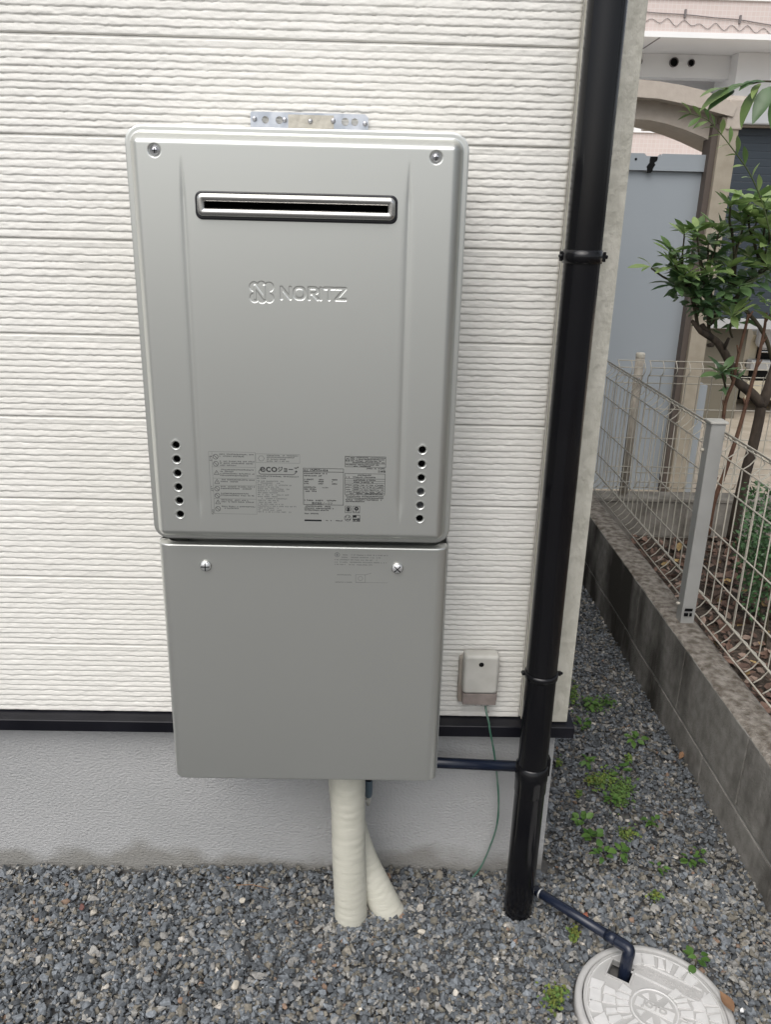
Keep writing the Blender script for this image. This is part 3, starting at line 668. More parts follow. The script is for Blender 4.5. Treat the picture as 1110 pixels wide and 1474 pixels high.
# ------------------------------------------------------------------ pipe cover
CZ0, CZ1, CY = .4145, .8590, -.215
cover = thing('pipe_cover', 'flat grey metal pipe cover hanging directly below the water heater', 'pipe cover', (.0015, 0, CZ0))
PX0, PX1 = -.2325, .2355
def cover_profile(z):
    R = .016; pts = [(PX0, -.190), (PX0, CY + R + .004)]
    pts += [(PX0 + .004 + R - R * math.cos(a) - .004 * (1 - a / (math.pi / 2)) , CY + R - R * math.sin(a)) for a in np.linspace(.15, math.pi / 2, 9)]
    pts += [(x, CY) for x in np.linspace(PX0 + .03, PX1 - .03, 6)]
    pts += [(PX1 - .004 - R + R * math.cos(a) + .004 * (1 - a / (math.pi / 2)), CY + R - R * math.sin(a)) for a in np.linspace(math.pi / 2, .15, 9)]
    pts += [(PX1, CY + R + .004), (PX1, -.190)]
    return [(x, y, z) for x, y in pts]
tr = MB(); A = cover_profile(CZ0); n = len(A)
ZL = [CZ0, CZ0 + .0012, CZ0 + .003, CZ0 + .15, CZ1 - .15, CZ1 - .003, CZ1 - .0012, CZ1]; PR = [p for z in ZL for p in cover_profile(z)]
tr.add(PR, [(j * n + i, j * n + i + 1, (j + 1) * n + i + 1, (j + 1) * n + i) for j in range(len(ZL) - 1) for i in range(n - 1)], 0, True)
# turned-in lips at top and bottom
def inset(P, d, dz): return [((x - .0015) * (1 - d / .23) + .0015, y + d * (1 if y < -.2 else 0), z + dz) for x, y, z in P]
for P, sg in ((cover_profile(CZ1), 1), (A, -1)):
    L = [P, inset(P, .0006, .0012 * sg), inset(P, .0016, .0021 * sg), inset(P, .0030, .0025 * sg), inset(P, .012, .0025 * sg)]; tr.add(sum(L, []), [(j * n + i, j * n + i + 1, (j + 1) * n + i + 1, (j + 1) * n + i) for j in range(4) for i in range(n - 1)], 0, True)
tr.build('front_panel', m_heater, cover)
bk = MB(); bk.box((PX0 - .001, -.190, CZ0 + .004), (PX0 + .0015, -.012, CZ1 + .002)); bk.box((PX1 - .0005, -.190, CZ0 + .004), (PX1 + .002, -.012, CZ1 + .002)); bk.box((PX0, -.0135, CZ0 + .01), (PX1, -.012, CZ1)); bk.build('side_frame', m_case, cover)
cs = MB(); cs.lathe([(.0084, 0), (.0086, .0022), (.0072, .0044), (.0044, .0056), (0, .0059)], axis=(0, -1, 0), n=24)
for a in (0, 90):
    d = Matrix.Rotation(math.radians(a), 4, 'Y'); bm = bmesh.new(); bmesh.ops.create_cube(bm, size=1)
    for v in bm.verts: v.co = d @ Vector((v.co.x * .0135, -.0052 + v.co.y * .0026, v.co.z * .0013))
    cs.bm(bm, 1)
csm = cs.mesh('screw', [mat('bright_screw', (.80, .80, .80), .42, metal=.8, bump=.2, bscale=400), m_dark])
wm = MB().lathe([(.0092, .0002), (.0096, .001), (.0086, .0016)], axis=(0, -1, 0), n=24).mesh('washer', m_steel)
for (px, py, rt) in ((296, 814, 0), (572, 817.5, 45)):
    p = atY(px, py, CY); s_ = link_mesh('screw', csm, cover, (p[0], CY - .0005, p[2])); s_.rotation_euler = (0, math.radians(rt), 0)
    link_mesh('washer', wm, s_, (p[0], CY - .0005, p[2]))
YP = CY - .00025
k7 = Ink(); a = atY(480, 795, CY); b_ = atY(558, 843, CY); x0, x1, z1, z0 = a[0], b_[0], a[2], b_[2]
k7.ring(x0 + .006, z1 - .004, .0042, .001); k7.quad(x0 + .0045, z1 - .006, x0 + .0075, z1 - .002)
for i, z in enumerate(np.linspace(z1 - .005, z1 - .022, 5)): k7.para(x0 + .013 if i < 2 else x0 + .002, x1, z, .0018, 500 + i, random.uniform(.7, 1), .8)
k7.para(x0 + .006, x0 + .03, z0 + .017, .0018, 510); k7.para(x0 + .003, x0 + .03, z0 + .004, .0018, 511)
k7.frame(x0 + .036, z0 + .005, x0 + .052, z0 + .019, .0005); k7.ring(x0 + .044, z0 + .012, .004, .0005); k7.line((x0 + .05, z0 + .018), (x0 + .062, z0 + .022), .0005); k7.line((x0 + .036, z0 + .005), (x1, z0 + .005), .0004)
k7.build('diagram_print', m_inkpale, cover)

# ------------------------------------------------------------------ taped pipes, drain tap
def bez(P, n):
    """Catmull-Rom through P"""
    P = [Vector(p) for p in P]; Q = [P[0] * 2 - P[1]] + P + [P[-1] * 2 - P[-2]]; out = []
    for i in range(1, len(Q) - 2):
        for k in range(n):
            t_ = k / n; a, b_, c, d = Q[i - 1:i + 3]
            out.append(.5 * ((2 * b_) + (c - a) * t_ + (2 * a - 5 * b_ + 4 * c - d) * t_ ** 2 + (3 * b_ - a - 3 * c + d) * t_ ** 3))
    return out + [P[-1]]
def taped(path, r0, lob, seed):
    P = bez(path, 34); n = 40; V = []; m_ = len(P); r = random.Random(seed); s_ = 0
    for i, p in enumerate(P):
        t_ = (P[min(i + 1, m_ - 1)] - P[max(i - 1, 0)]).normalized(); a = Vector((1, 0, 0)); a = (a - t_ * a.dot(t_)).normalized(); b_ = t_.cross(a)
        if i: s_ += (P[i] - P[i - 1]).length
        for k in range(n):
            q_ = 2 * math.pi * k / n
            lay = ((s_ / .017 + q_ / (2 * math.pi)) % 1)                       # helical lap of the tape
            crease = .0007 * float(vn(np.array([q_ * 2.2 + i * .05]), seed)[0]) * float(vn(np.array([s_ * 160 + q_]), seed + 2)[0])
            rr = r0 * (1 + lob * math.cos(2 * q_ + .6) + .5 * lob * math.cos(3 * q_)) + .0003 * lay + crease * 1.3
            V.append(p + (a * math.cos(q_) + b_ * math.sin(q_)) * rr)
    mb = MB(); mb.add(V, [(i * n + k, i * n + (k + 1) % n, (i + 1) * n + (k + 1) % n, (i + 1) * n + k) for i in range(m_ - 1) for k in range(n)], 0, True); return mb
tag(taped([(.072, -.112, .47), (.0735, -.113, .33), (.076, -.114, .18), (.081, -.116, .05), (.083, -.117, -.03)], .0325, .03, 3).build('wrapped_pipe', m_tape), 'thick straight pipe bundle wrapped in cream tape, standing in gravel under the pipe cover', 'pipe')
tag(taped([(.066, -.068, .47), (.064, -.066, .34), (.072, -.066, .22), (.100, -.074, .115), (.146, -.092, .022), (.175, -.102, -.035)], .0305, .05, 5).build('wrapped_pipe', m_tape), 'cream taped pipe slanting to the right behind the straight one, its foot in gravel', 'pipe')
tap = thing('drain_tap', 'small grey drain tap with white tip hanging behind the cream taped pipes', 'tap', (.122, -.03, .3))
px_ = atY(530, 1130, -.035); tx_ = px_[0]
MB().tube([(tx_, -.035, .45), (tx_, -.035, .30)], .0055, 10).build('hose', m_pvc, tap)
sp = MB()
for i in range(5): sp.lathe([(.0075, -.0012), (.0085, 0), (.0075, .0012)], (tx_ + .001, -.035, .305 - .006 * i), n=14)
sp.tube([(tx_ + .001, -.035, .312), (tx_ + .001, -.035, .272)], .0062, 12).build('spring_collar', m_blue, tap)
MB().lathe([(.007, .275), (.0082, .272), (.0082, .240), (.006, .234)], (tx_ + .001, -.035, 0), n=14).build('valve_body', mat('blue_grey_plastic', (.10, .14, .17), .45), tap)
MB().lathe([(.0055, .236), (.0055, .222), (.003, .212), (0, .212)], (tx_ + .001, -.035, 0), n=12).box((tx_ - .006, -.042, .226), (tx_ + .004, -.036, .231)).build('tip', m_box, tap)

# ------------------------------------------------------------------ horizontal drain pipe, junction box, wire
tag(MB().tube([(.12, -.032, .3215), (.26, -.032, .3170), (.45, -.032, .3095)], .0112, 16).build('drain_pipe', m_blue), 'thin dark blue pipe running level along the foundation behind the downpipe', 'pipe')
jb = thing('junction_box', 'small aged white junction box on the siding beside the black downpipe', 'junction box', (.33, 0, .45))
p1 = MB(); loops(p1, [rr_loop(.3285, .5015, .0395, .050, .006, -.003), rr_loop(.3285, .5015, .0395, .050, .006, -.016), rr_loop(.3285, .5015, .0385, .049, .006, -.0175)], smooth=False, close=True); p1.build('back_plate', mat('stained_beige_plastic', (.34, .29, .245), .6, col2=(.42, .38, .33), vscale=20), jb)
p2 = MB(); loops(p2, [rr_loop(.3295, .5275, .0345, .0425, .007, -.0175), rr_loop(.3295, .5275, .0345, .0425, .007, -.036), rr_loop(.3295, .5275, .0325, .0405, .006, -.041), rr_loop(.3295, .5275, .028, .036, .004, -.0422)], close=True); cv = p2.build('box_cover', m_box, jb)
p3 = MB(); p3.box((.2965, -.0405, .4600), (.3630, -.018, .4848), .0015); p3.build('lower_cover', m_boxlow, jb)
MB().lathe([(.0048, -.001), (.0048, .0006), (0, .0006)], (.3285, -.0422, .5515), axis=(0, -1, 0), n=16).build('painted_screw_hole', m_dark, cv)  # dark disc on the closed cover, painted for the depth of a hole
tm = MB()
for x in (.325, .336, .349): tm.tube([(x, -.028, .462), (x, -.028, .452)], .0022, 8)
tm.tube([(.349, -.028, .453), (.3505, -.030, .436)], .0016, 8); tm.build('terminal', m_box, jb)
wp = [atY(699, 1016, -.028), atY(700.5, 1026, -.033), atY(704, 1040, -.036), atY(705.5, 1052, -.036), atY(711, 1080, -.030), atY(715, 1110, -.024), atY(718, 1150, -.018), atY(716, 1185, -.014), atY(707, 1215, -.010), atY(691, 1250, -.006), atY(668, 1276, -.012)]
tag(MB().tube(bez(wp, 10), .0021, 8).build('earth_wire', m_wire), 'thin green wire hanging from the junction box down into the gravel', 'wire')

# ------------------------------------------------------------------ downpipe
dp = thing('downpipe', 'tall glossy black downpipe in front of the beige corner trim', 'downpipe', (.4325, -.100, 0))
dx, dy, dr = .4325, -.100, .0287
MB().tube([(dx, dy, .340), (dx, dy, 2.7)], dr, 40, cap=False).build('upper_pipe', m_pvc, dp)
MB().lathe([(dr + .0004, .369), (dr + .0030, .367), (dr + .0032, .337), (dr + .0024, .333), (dr + .0022, .307), (dr + .0012, .303)], (dx, dy, 0), n=40).build('socket', m_pvc, dp)
MB().tube([(dx, dy, .306), (dx - .0005, dy, .12), (dx - .001, dy, -.06)], dr + .0008, 40, cap=False).build('lower_pipe', m_pvc, dp)
def clamp(z, thin):
    h = .006 if thin else .010; c = MB()
    c.lathe([(dr + .0002, z - h), (dr + .0022, z - h), (dr + .0026, z), (dr + .0022, z + h), (dr + .0002, z + h)], (dx, dy, 0), n=40)
    c.box((dx - .0355, dy + .001, z - h * .75), (dx - dr + .001, dy + .006, z + h * .75), .001); c.box((dx + dr - .001, dy + .001, z - h * .75), (dx + .0375, dy + .006, z + h * .75), .001)
    c.box((dx - .006, dy + dr - .002, z - .006), (dx + .006, -.018, z + .006))
    o = c.build('clamp', m_pvc, dp)
    MB().lathe([(.0034, -.003), (.0034, .003), (.002, .004), (0, .004)], (dx - .0330, dy + .004, z), axis=(0, -1, 0), n=10).build('bolt', m_pvc, o)
    MB().lathe([(.0030, -.003), (.0030, .004), (.002, .005), (0, .005)], (dx + .0360, dy + .004, z), axis=(1, 0, 0), n=10).build('bolt', m_pvc, o)
clamp(1.311, False); clamp(.567, True)
MB().box((dx + dr - .002, dy - .005, .342), (dx + dr + .006, dy + .012, .382), .002).build('socket_clip', m_pvc, dp)

# ------------------------------------------------------------------ pipe into the manhole
LZ = .010
dpi = thing('elbow_drain_pipe', 'dark blue drain pipe from the downpipe foot bending down into the manhole cover', 'pipe', (.45, -.06, .02))
e0 = Vector((.425, -.030, .030)); e1 = Vector((.6205, -.2395, .052))
d = (e1 - e0).normalized()
MB().tube([e0, e0 + (e1 - e0) * .5, e1 - d * .03], .0098, 18).build('straight_pipe', m_blue, dpi)
MB().lathe([(.0100, 0), (.0105, .0005), (.0105, .003), (.0100, .0035)], e0 + d * .078, axis=d, n=18).build('collar', m_shutrail, dpi)
el = MB(); el.tube([e1 - d * .050, e1 - d * .028], .0116, 18)
arc = bez([e1 - d * .029, e1 - d * .008, e1 + Vector((-.0005, -.002, -.004)), e1 + Vector((-.004, -.007, -.022)), e1 + Vector((-.008, -.013, -.075))], 7); el.tube(arc, .0116, 18); el.build('elbow', m_blue, dpi)

# ------------------------------------------------------------------ manhole cover
mh = thing('manhole_cover', 'round pale grey plastic drain inspection cover with square opening, set in gravel', 'manhole cover', (lidc[0], lidc[1], 0))
LX, LY = lidc
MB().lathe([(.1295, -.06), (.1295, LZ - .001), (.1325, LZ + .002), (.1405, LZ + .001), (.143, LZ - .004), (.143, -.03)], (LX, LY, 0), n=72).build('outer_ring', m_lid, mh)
# lid disc with the opening
TH = math.radians(-32)                      # the lid's own axis on the ground
Rm = Matrix.Rotation(TH, 2)
def lw(u, v): q_ = Rm @ Vector((u, v)); return (LX + q_.x, LY + q_.y)
hc = Vector((e1.x - .008 - .008 - LX, e1.y - .0145 - LY)); hcl = Rm.inverted() @ hc
cu = bpy.data.curves.new('lid', 'CURVE'); cu.dimensions = '2D'; cu.fill_mode = 'BOTH'; cu.extrude = .006
spl([(.1275 * math.cos(a), .1275 * math.sin(a)) for a in np.linspace(0, 2 * math.pi, 97)[:-1]])
hl = [(hcl.x + a, hcl.y + b_) for a, b_ in ((-.021, -.019), (.021, -.019), (.021, .019), (-.021, .019))]; spl(hl[::-1])
tmp = bpy.data.objects.new('tmp', cu); COL.objects.link(tmp); bpy.context.view_layer.update()
me = bpy.data.meshes.new_from_object(tmp.evaluated_get(bpy.context.evaluated_depsgraph_get())); bpy.data.objects.remove(tmp)
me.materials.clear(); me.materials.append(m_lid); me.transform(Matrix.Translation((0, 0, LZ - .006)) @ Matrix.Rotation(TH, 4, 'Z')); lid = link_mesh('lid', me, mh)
pit = MB(); pit.lathe([(.128, LZ - .014), (.128, -.2), (0, -.2)], (LX, LY, 0), n=40); pit.build('pit', m_dark, mh)
lipb = MB()
for (a0, a1, b0, b1) in ((-.0245, .0245, .019, .0225), (-.0245, .0245, -.0225, -.019), (-.0245, -.021, -.019, .019), (.021, .0245, -.019, .019)):
    poly = [lw(hcl.x + u, hcl.y + v) for u, v in ((a0, b0), (a1, b0), (a1, b1), (a0, b1))]; lipb.prism(poly, LZ - .010, LZ + .0022, axis='z')
lipb.build('opening_lip', m_lid, mh)
rel = MB()
def raised(poly, h=.0030, bev=.0012):
    c = Vector((sum(p[0] for p in poly) / len(poly), sum(p[1] for p in poly) / len(poly))); n = len(poly)
    top = [(Vector(p) - c) * max(.5, 1 - bev / max((Vector(p) - c).length, .002)) + c for p in poly]
    V = [(*lw(*p), LZ - .0005) for p in poly] + [(*lw(*p), LZ + h) for p in top]
    rel.add(V, [tuple(range(n, 2 * n))] + [(i, (i + 1) % n, n + (i + 1) % n, n + i) for i in range(n)])
rl = random.Random(12)
def polar(r, a): return (r * math.cos(a), r * math.sin(a))
bands = [(.0465, .0690), (.0705, .0935), (.0950, .1190)]
for bi, (ra, rb) in enumerate(bands):
    a = rl.uniform(0, .4); end = a + 2 * math.pi
    while a < end - .08:
        da = min(rl.uniform(.19, .36) * (.9, .75, .62)[bi] / .62 * .75, end - a); g_ = .0022 / ra
        mid = ((ra + rb) / 2 * math.cos(a + da / 2), (ra + rb) / 2 * math.sin(a + da / 2))
        in_hole = abs(mid[0] - hcl.x) < .036 and abs(mid[1] - hcl.y) < .034
        in_plq = .056 < mid[1] < .086 and abs(mid[0]) < .074
        in_sq = abs(mid[0] + .02) < .026 and abs(mid[1] + .085) < .022
        if not (in_hole or in_plq or in_sq) and rl.random() < .97:
            j = lambda: rl.uniform(-.0030, .0016); k = lambda: rl.uniform(-.05, .05)
            P_ = [polar(ra + j(), a + g_ + k()), polar(ra + j(), a + da - g_ + k()), polar(rb + j(), a + da - g_ + k()), polar(rb + j(), a + g_ + k())]
            if rl.random() < .3: P_.insert(3, polar(rb + .003, a + da / 2))
            raised(P_)
        a += da
for r0, r1 in ((.0395, .0430), (.1205, .1225)):
    rel.lathe([(r0, LZ - .0005), (r0 + .0004, LZ + .0016), (r1 - .0004, LZ + .0016), (r1, LZ - .0005)], (LX, LY, 0), n=64)
for i in range(8):
    a = math.radians(22.5 + 45 * i + 22.5)
    if abs(math.sin(a)) > .35: raised([polar(.018, a), polar(.034, a - .22), polar(.034, a + .22)], .0014)
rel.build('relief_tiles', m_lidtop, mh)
plq = MB()
for (u0, u1, v0, v1, h) in ((-.0345, .0345, -.0095, .0095, .0018), (-.074, .074, .0545, .0575, .0018), (-.066, .066, .0855, .0885, .0018), (-.074, -.070, .058, .085, .0018), (.070, .074, .058, .085, .0018)):
    plq.prism([lw(u0, v0), lw(u1, v0), lw(u1, v1), lw(u0, v1)], LZ - .0005, LZ + h, axis='z')
for (cu_, cv_, sz) in ((-.02, -.085, .017),):
    for (u0, u1, v0, v1) in ((-sz, sz, -sz, -sz + .0025), (-sz, sz, sz - .0025, sz), (-sz, -sz + .0025, -sz + .0025, sz - .0025), (sz - .0025, sz, -sz + .0025, sz - .0025)):
        plq.prism([lw(cu_ + u0, cv_ + v0), lw(cu_ + u1, cv_ + v0), lw(cu_ + u1, cv_ + v1), lw(cu_ + u0, cv_ + v1)], LZ - .0005, LZ + .0018, axis='z')
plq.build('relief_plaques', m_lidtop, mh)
def lidtext(body, u, v, size, bold, h):
    cu = bpy.data.curves.new('t', 'FONT'); cu.body = body; cu.size = size; cu.align_x = 'CENTER'; cu.align_y = 'CENTER'; cu.offset = bold; cu.extrude = .0016; cu.resolution_u = 2
    ob = bpy.data.objects.new('t', cu); COL.objects.link(ob); bpy.context.view_layer.update()
    me = bpy.data.meshes.new_from_object(ob.evaluated_get(bpy.context.evaluated_depsgraph_get())); bpy.data.objects.remove(ob)
    me.materials.clear(); me.materials.append(m_lid); me.transform(Matrix.Rotation(TH, 4, 'Z')); x, y = lw(u, v); link_mesh('raised_letters', me, mh, (x, y, h))
lidtext('JOTO', 0, 0, .0175, .0004, LZ + .0026); lidtext('雨', -.02, -.085, .026, .0003, LZ + .0008)
def strokes_row(u0, u1, v0, v1, seed):
    r = random.Random(seed); u = u0; mb = MB(); hgt = v1 - v0
    while u < u1 - .008:
        w_ = r.uniform(.010, .013)
        for _ in range(3):
            v = v0 + hgt * r.uniform(.05, .9); mb.prism([lw(u, v), lw(u + w_, v), lw(u + w_, v + .0018), lw(u, v + .0018)], LZ - .0005, LZ + .0014 + r.random() * .0003, axis='z')
        for _ in range(2):
            uu = u + w_ * r.uniform(0, .85); mb.prism([lw(uu, v0), lw(uu + .0018, v0), lw(uu + .0018, v1), lw(uu, v1)], LZ - .0005, LZ + .0010 + r.random() * .0003, axis='z')
        u += w_ + .0032
    mb.build('raised_marks', m_lid, mh)
strokes_row(-.062, .064, .062, .081, 4)

# ------------------------------------------------------------------ block wall and mesh fences
bw = thing('block_wall', 'low weathered concrete block wall along the gravel strip, dark algae streaks, under the fence', 'wall', (1.01, 0, 0))
BX0, BX1, BT = .967, 1.056, .289
bmesh_ = MB().box((BX0, 0.0018, 0), (BX1, .3982, .1890), .0030).mesh('concrete_block', m_block)
for row, (zb, off) in enumerate(((.0945, .12), (-.1025, .32))):
    for k in range(-4, 5):
        y = off + .4 * k
        if y > 1.75: continue
        link_mesh('concrete_block', bmesh_, bw, (0, y, zb))
MB().box((BX0 + .003, -1.5, -.1), (BX1 - .003, 1.86, BT - .008)).build('mortar_core', m_mortar, bw)
bm = bmesh.new(); bmesh.ops.create_grid(bm, x_segments=14, y_segments=420, size=.5)
for v in bm.verts:
    e = 1 - abs(v.co.x) * 2; x = (BX0 + BX1) / 2 + v.co.x * (BX1 - BX0 - .003); y = .18 + v.co.y * 3.36
    v.co = (x + .0016 * float(vn(np.array([y * 40]), 8)[0]) * (e < .3), y, BT - .0055 + .0045 * min(1, e * 5) + .0011 * float(vn2(x * 60, y * 60, 3)) + .0008 * float(vn2(x * 210, y * 210, 5)))
cp_ = MB(); cp_.bm(bm, 0, True); cp_.build('mortar_cap', m_cap, bw)
bw2 = thing('block_wall', 'low grey concrete block wall under the rear fence, behind the leaf litter', 'wall', (1.6, 1.92, 0))
b2 = MB().box((0.0012, 1.872, 0), (.3988, 1.965, .155), .003).mesh('concrete_block', m_kerb)
for row, (zb, off) in enumerate(((.095, 1.06), (-.062, .90))):
    for k in range(0, 4): link_mesh('concrete_block', b2, bw2, (off + .4 * k, 0, zb))
MB().box((1.06, 1.866, .2525), (2.66, 1.97, .268), .003).build('coping', m_kerb, bw2)
MB().box((1.06, 1.876, -.1), (2.66, 1.962, .25)).build('mortar_core', m_kerb, bw2)

WR = .0019
def vprofile(z0, z1):
    zt, zb = z1, z0; B = .030
    return [(0, zb), (B * .55, zb + .012), (B, zb + .032), (B * .6, zb + .053), (0, zb + .068), (0, zt - .062), (B * .55, zt - .050), (B, zt - .032), (B * .5, zt - .010), (0, zt)]
FX, FZ0, FZ1 = 1.05, .316, .8455
f1 = thing('mesh_fence', 'grey wire mesh fence standing on the low block wall beside the gravel strip', 'fence', (FX, 0, BT))
vm1 = MB().tube([(x, 0, z) for x, z in vprofile(FZ0, FZ1)], WR, 6).mesh('vertical_wire', m_fence)
ys = [y for y in np.arange(-.95, 1.93, .05)]
for y in ys + [.455]: link_mesh('vertical_wire', vm1, f1, (FX, y, 0))
hm = MB().tube([(0, -.98, 0), (0, 1.93, 0)], WR * 1.15, 6).mesh('horizontal_wire', m_fence)
for z, ox in ((.8470, 0), (.8250, .023), (.7835, .004), (.7075, .003), (.5770, .003), (.4620, .003), (.3840, .003), (.3470, .033), (.3140, 0), (.8515, -.004), (.3880, -.002)): link_mesh('horizontal_wire', hm, f1, (FX + ox + (0 if abs(ox) > .01 else -.004), 0, z))
po = MB(); po.box((1.003, .668, .285), (1.042, .707, .872), .003); pp = po.build('post', m_post, f1)
MB().box((.9985, .6635, .8725), (1.0465, .7115, .8790), .002).build('post_cap', m_box, pp)
MB().box((1.0085, .6630, .312), (1.0200, .6645, .322)).box((1.0240, .6630, .312), (1.0310, .6645, .322)).box((1.0085, .6630, .328), (1.0310, .6645, .336)).build('post_slot', m_dark, pp)
for z in (.795, .338): MB().lathe([(.0045, -.003), (.0045, .004), (.003, .006), (0, .006)], (1.0, .695, z), axis=(-1, 0, 0), n=10).build('bolt', m_fence, pp)
po = MB(); po.box((1.0, -1.02, .285), (1.045, -.975, .872), .003).build('post', m_post, f1)
f2 = thing('mesh_fence', 'grey wire mesh fence at the back with short post, in front of the blue-grey panel', 'fence', (1.6, 1.91, .26))
vm2 = MB().tube([(0, x, z) for x, z in [(-a, b_) for a, b_ in vprofile(.306, .845)]], WR, 6).mesh('vertical_wire', m_fence)
for x in list(np.arange(1.102, 1.215, .053)) + list(np.arange(1.232, 2.6, .053)): link_mesh('vertical_wire', vm2, f2, (x, 1.90, 0))
for (a, b_) in ((1.100, 1.212), (1.230, 2.6)):
    hm2 = MB().tube([(a, 0, 0), (b_, 0, 0)], WR * 1.15, 6).mesh('horizontal_wire', m_fence)
    for z, oy in ((.846, .003), (.822, -.022), (.787, -.003), (.755, .003), (.648, .003), (.523, .003), (.398, .003), (.372, .003), (.340, -.030), (.306, .003)): link_mesh('horizontal_wire', hm2, f2, (0, 1.90 + oy, z))
pr = MB(); pr.tube([(1.2, 1.932, .25), (1.2, 1.932, .862)], .0180, 16); p2_ = pr.build('post', mat('beige_post', (.34, .30, .25), .6, col2=(.42, .38, .32), vscale=20), f2)
MB().lathe([(.0190, .855), (.0190, .868), (.016, .874), (0, .875)], (1.2, 1.932, 0), n=16).build('post_cap', m_fence, p2_)
for z in (.772, .395): MB().lathe([(.004, 0), (.004, .006), (0, .006)], (1.2, 1.914, z), axis=(0, -1, 0), n=10).build('bolt', m_screw, p2_)

# ------------------------------------------------------------------ behind: panel, arched canopy, garage shutter, car
PY = 2.90
pn = thing('panel_fence', 'smooth blue-grey metal panel wall with folded top rail, under the taupe arch', 'fence', (1.6, PY, 0))
a = atY(905, 248, PY); b_ = atY(1030, 248, PY); ztop = atY(960, 222, PY)[2]; zr = atY(960, 247, PY)[2]
xr = atY(1034, 300, PY)[0]
MB().box((.7, PY, -.05), (xr + .03, PY + .04, zr), .002).build('sheet_panel', m_panel, pn)
nx0 = atY(930, 222, PY)[0]; nx1 = atY(950, 222, PY)[0]
MB().prism([(.7, zr + .002), (xr + .03, zr + .002), (xr + .03, ztop), (nx1 + .012, ztop), (nx1, ztop - .012), (nx0, ztop - .012), (nx0 - .012, ztop), (.7, ztop)], PY - .022, PY + .045).build('top_rail', m_panel, pn)
st = MB(); x0 = (nx0 + nx1) / 2; rs = random.Random(5); L = []; Rr = []
for i in range(9):
    z = ztop - .014 - i * .0092; w_ = .017 - .0005 * i + rs.uniform(-.004, .004); c = x0 + rs.uniform(-.004, .004) - .0016 * i; L.append((c - w_, z)); Rr.append((c + w_, z))
st.prism(L + Rr[::-1], PY - .0235, PY - .0221); st.build('rust_hole', m_dark, pn)
MB().lathe([(.006, 0), (.006, .001), (0, .001)], tuple(atY(916, 229, PY - .023)), axis=(0, -1, 0), n=10).build('rivet', m_dark, pn)
ar = thing('arched_canopy', 'taupe rendered arch on a square post above the blue-grey panel', 'arch', (2.0, 3.1, 0))
AY0, AY1 = 2.80, 2.88
top = [atY(px, py, AY0) for px, py in ((600, 104), (760, 106), (860, 109), (910, 113), (950, 117), (985, 123), (1015, 130), (1045, 142), (1062, 152))]
mid = [atY(px, py, AY0) for px, py in ((600, 146), (760, 141), (860, 139), (910, 139), (950, 142), (985, 149), (1015, 157), (1040, 164), (1056, 168))]
mid2 = [atY(px, py, AY1) for px, py in ((600, 150), (760, 145), (860, 141.5), (910, 141.5), (950, 144.5), (985, 151.5), (1015, 159.5), (1040, 166.5), (1056, 171))]
low = [atY(px, py, AY1) for px, py in ((600, 190), (760, 178), (860, 171), (910, 171), (935, 172.5), (960, 178), (985, 186), (1010, 196), (1044, 212))]
P2d = lambda q_: [(p[0], p[2]) for p in q_]
MB().prism(P2d(top) + P2d(mid)[::-1], AY0, AY1 + .35).build('upper_band', m_taupe, ar)
MB().prism(P2d(mid2) + P2d(low)[::-1], AY1, AY1 + .30).build('arch_beam', m_taupe, ar)
cxl, cxr = atY(1036, 200, 2.82)[0], atY(1062, 200, 2.82)[0]; zt = atY(1045, 168, 2.82)[2]
MB().box((cxl, 2.815, -.05), (cxr, 2.94, zt), .004).build('post', mat('olive_taupe_render', (.33, .29, .225), .7, col2=(.38, .335, .265), vscale=20, bump=.3, bscale=120), ar)
MB().box((cxl - .03, 2.84, -.05), (cxl - .0005, 2.94, zt - .03)).build('post_shaded_reveal', mat('taupe_painted_shade', (.10, .08, .068), .7), ar)  # shaded left face of the post, the shade painted as darker taupe
MB().box((cxl + .02, 2.808, zt - .055), (cxr + .012, 2.945, zt + .075), .006).build('post_cap', m_taupe, ar)
MB().box((cxr + .002, 2.84, -.05), (cxr + .05, 2.93, atY(1060, 556, 2.84)[2])).build('side_flashing', m_panel, ar)
SY = 4.6
sh = thing('roller_shutter', 'half open dark navy garage shutter with a pale bottom rail', 'shutter', (3, SY, 0))
zb = atY(1070, 458, SY)[2]; zt = atY(1080, 184, SY)[2]; zt2 = atY(1080, 150, SY)[2]
nsl = 26; hsl = (zt - zb) / nsl
slm = MB().prism([(SY, 0), (SY - .001, hsl * .1), (SY - .001, hsl * .9), (SY, hsl - .0006), (SY + .01, hsl - .0006), (SY + .01, 0)], 2.42, 5.2, axis='x').mesh('slat', m_shut)
for i in range(nsl): link_mesh('slat', slm, sh, (0, 0, zb + hsl * i))
MB().box((2.42, SY - .02, zb - .075), (5.2, SY + .02, zb - .002), .004).build('bottom_rail', m_shutrail, sh)
MB().box((2.42, SY - .10, zt + .01), (5.2, SY + .2, zt2), .01).build('housing', m_shutrail, sh)
MB().box((2.42, SY - .06, zt + .0), (5.2, SY + .02, zt + .009)).build('brown_strip', m_taupe, sh)  # thin brown line under the shutter housing
gar = thing('carport', 'flat roofed carport behind the navy shutter', 'carport', (3.7, 5.5, 0))
MB().box((2.40, SY + .22, zt2 + .004), (5.3, 6.4, zt2 + .08)).build('roof', m_taupe, gar)
for x in (5.12,):
    for y in (SY + .25, 6.25): MB().box((x, y, -.03), (x + .1, y + .1, zt2 + .003)).build('post', m_taupe, gar)

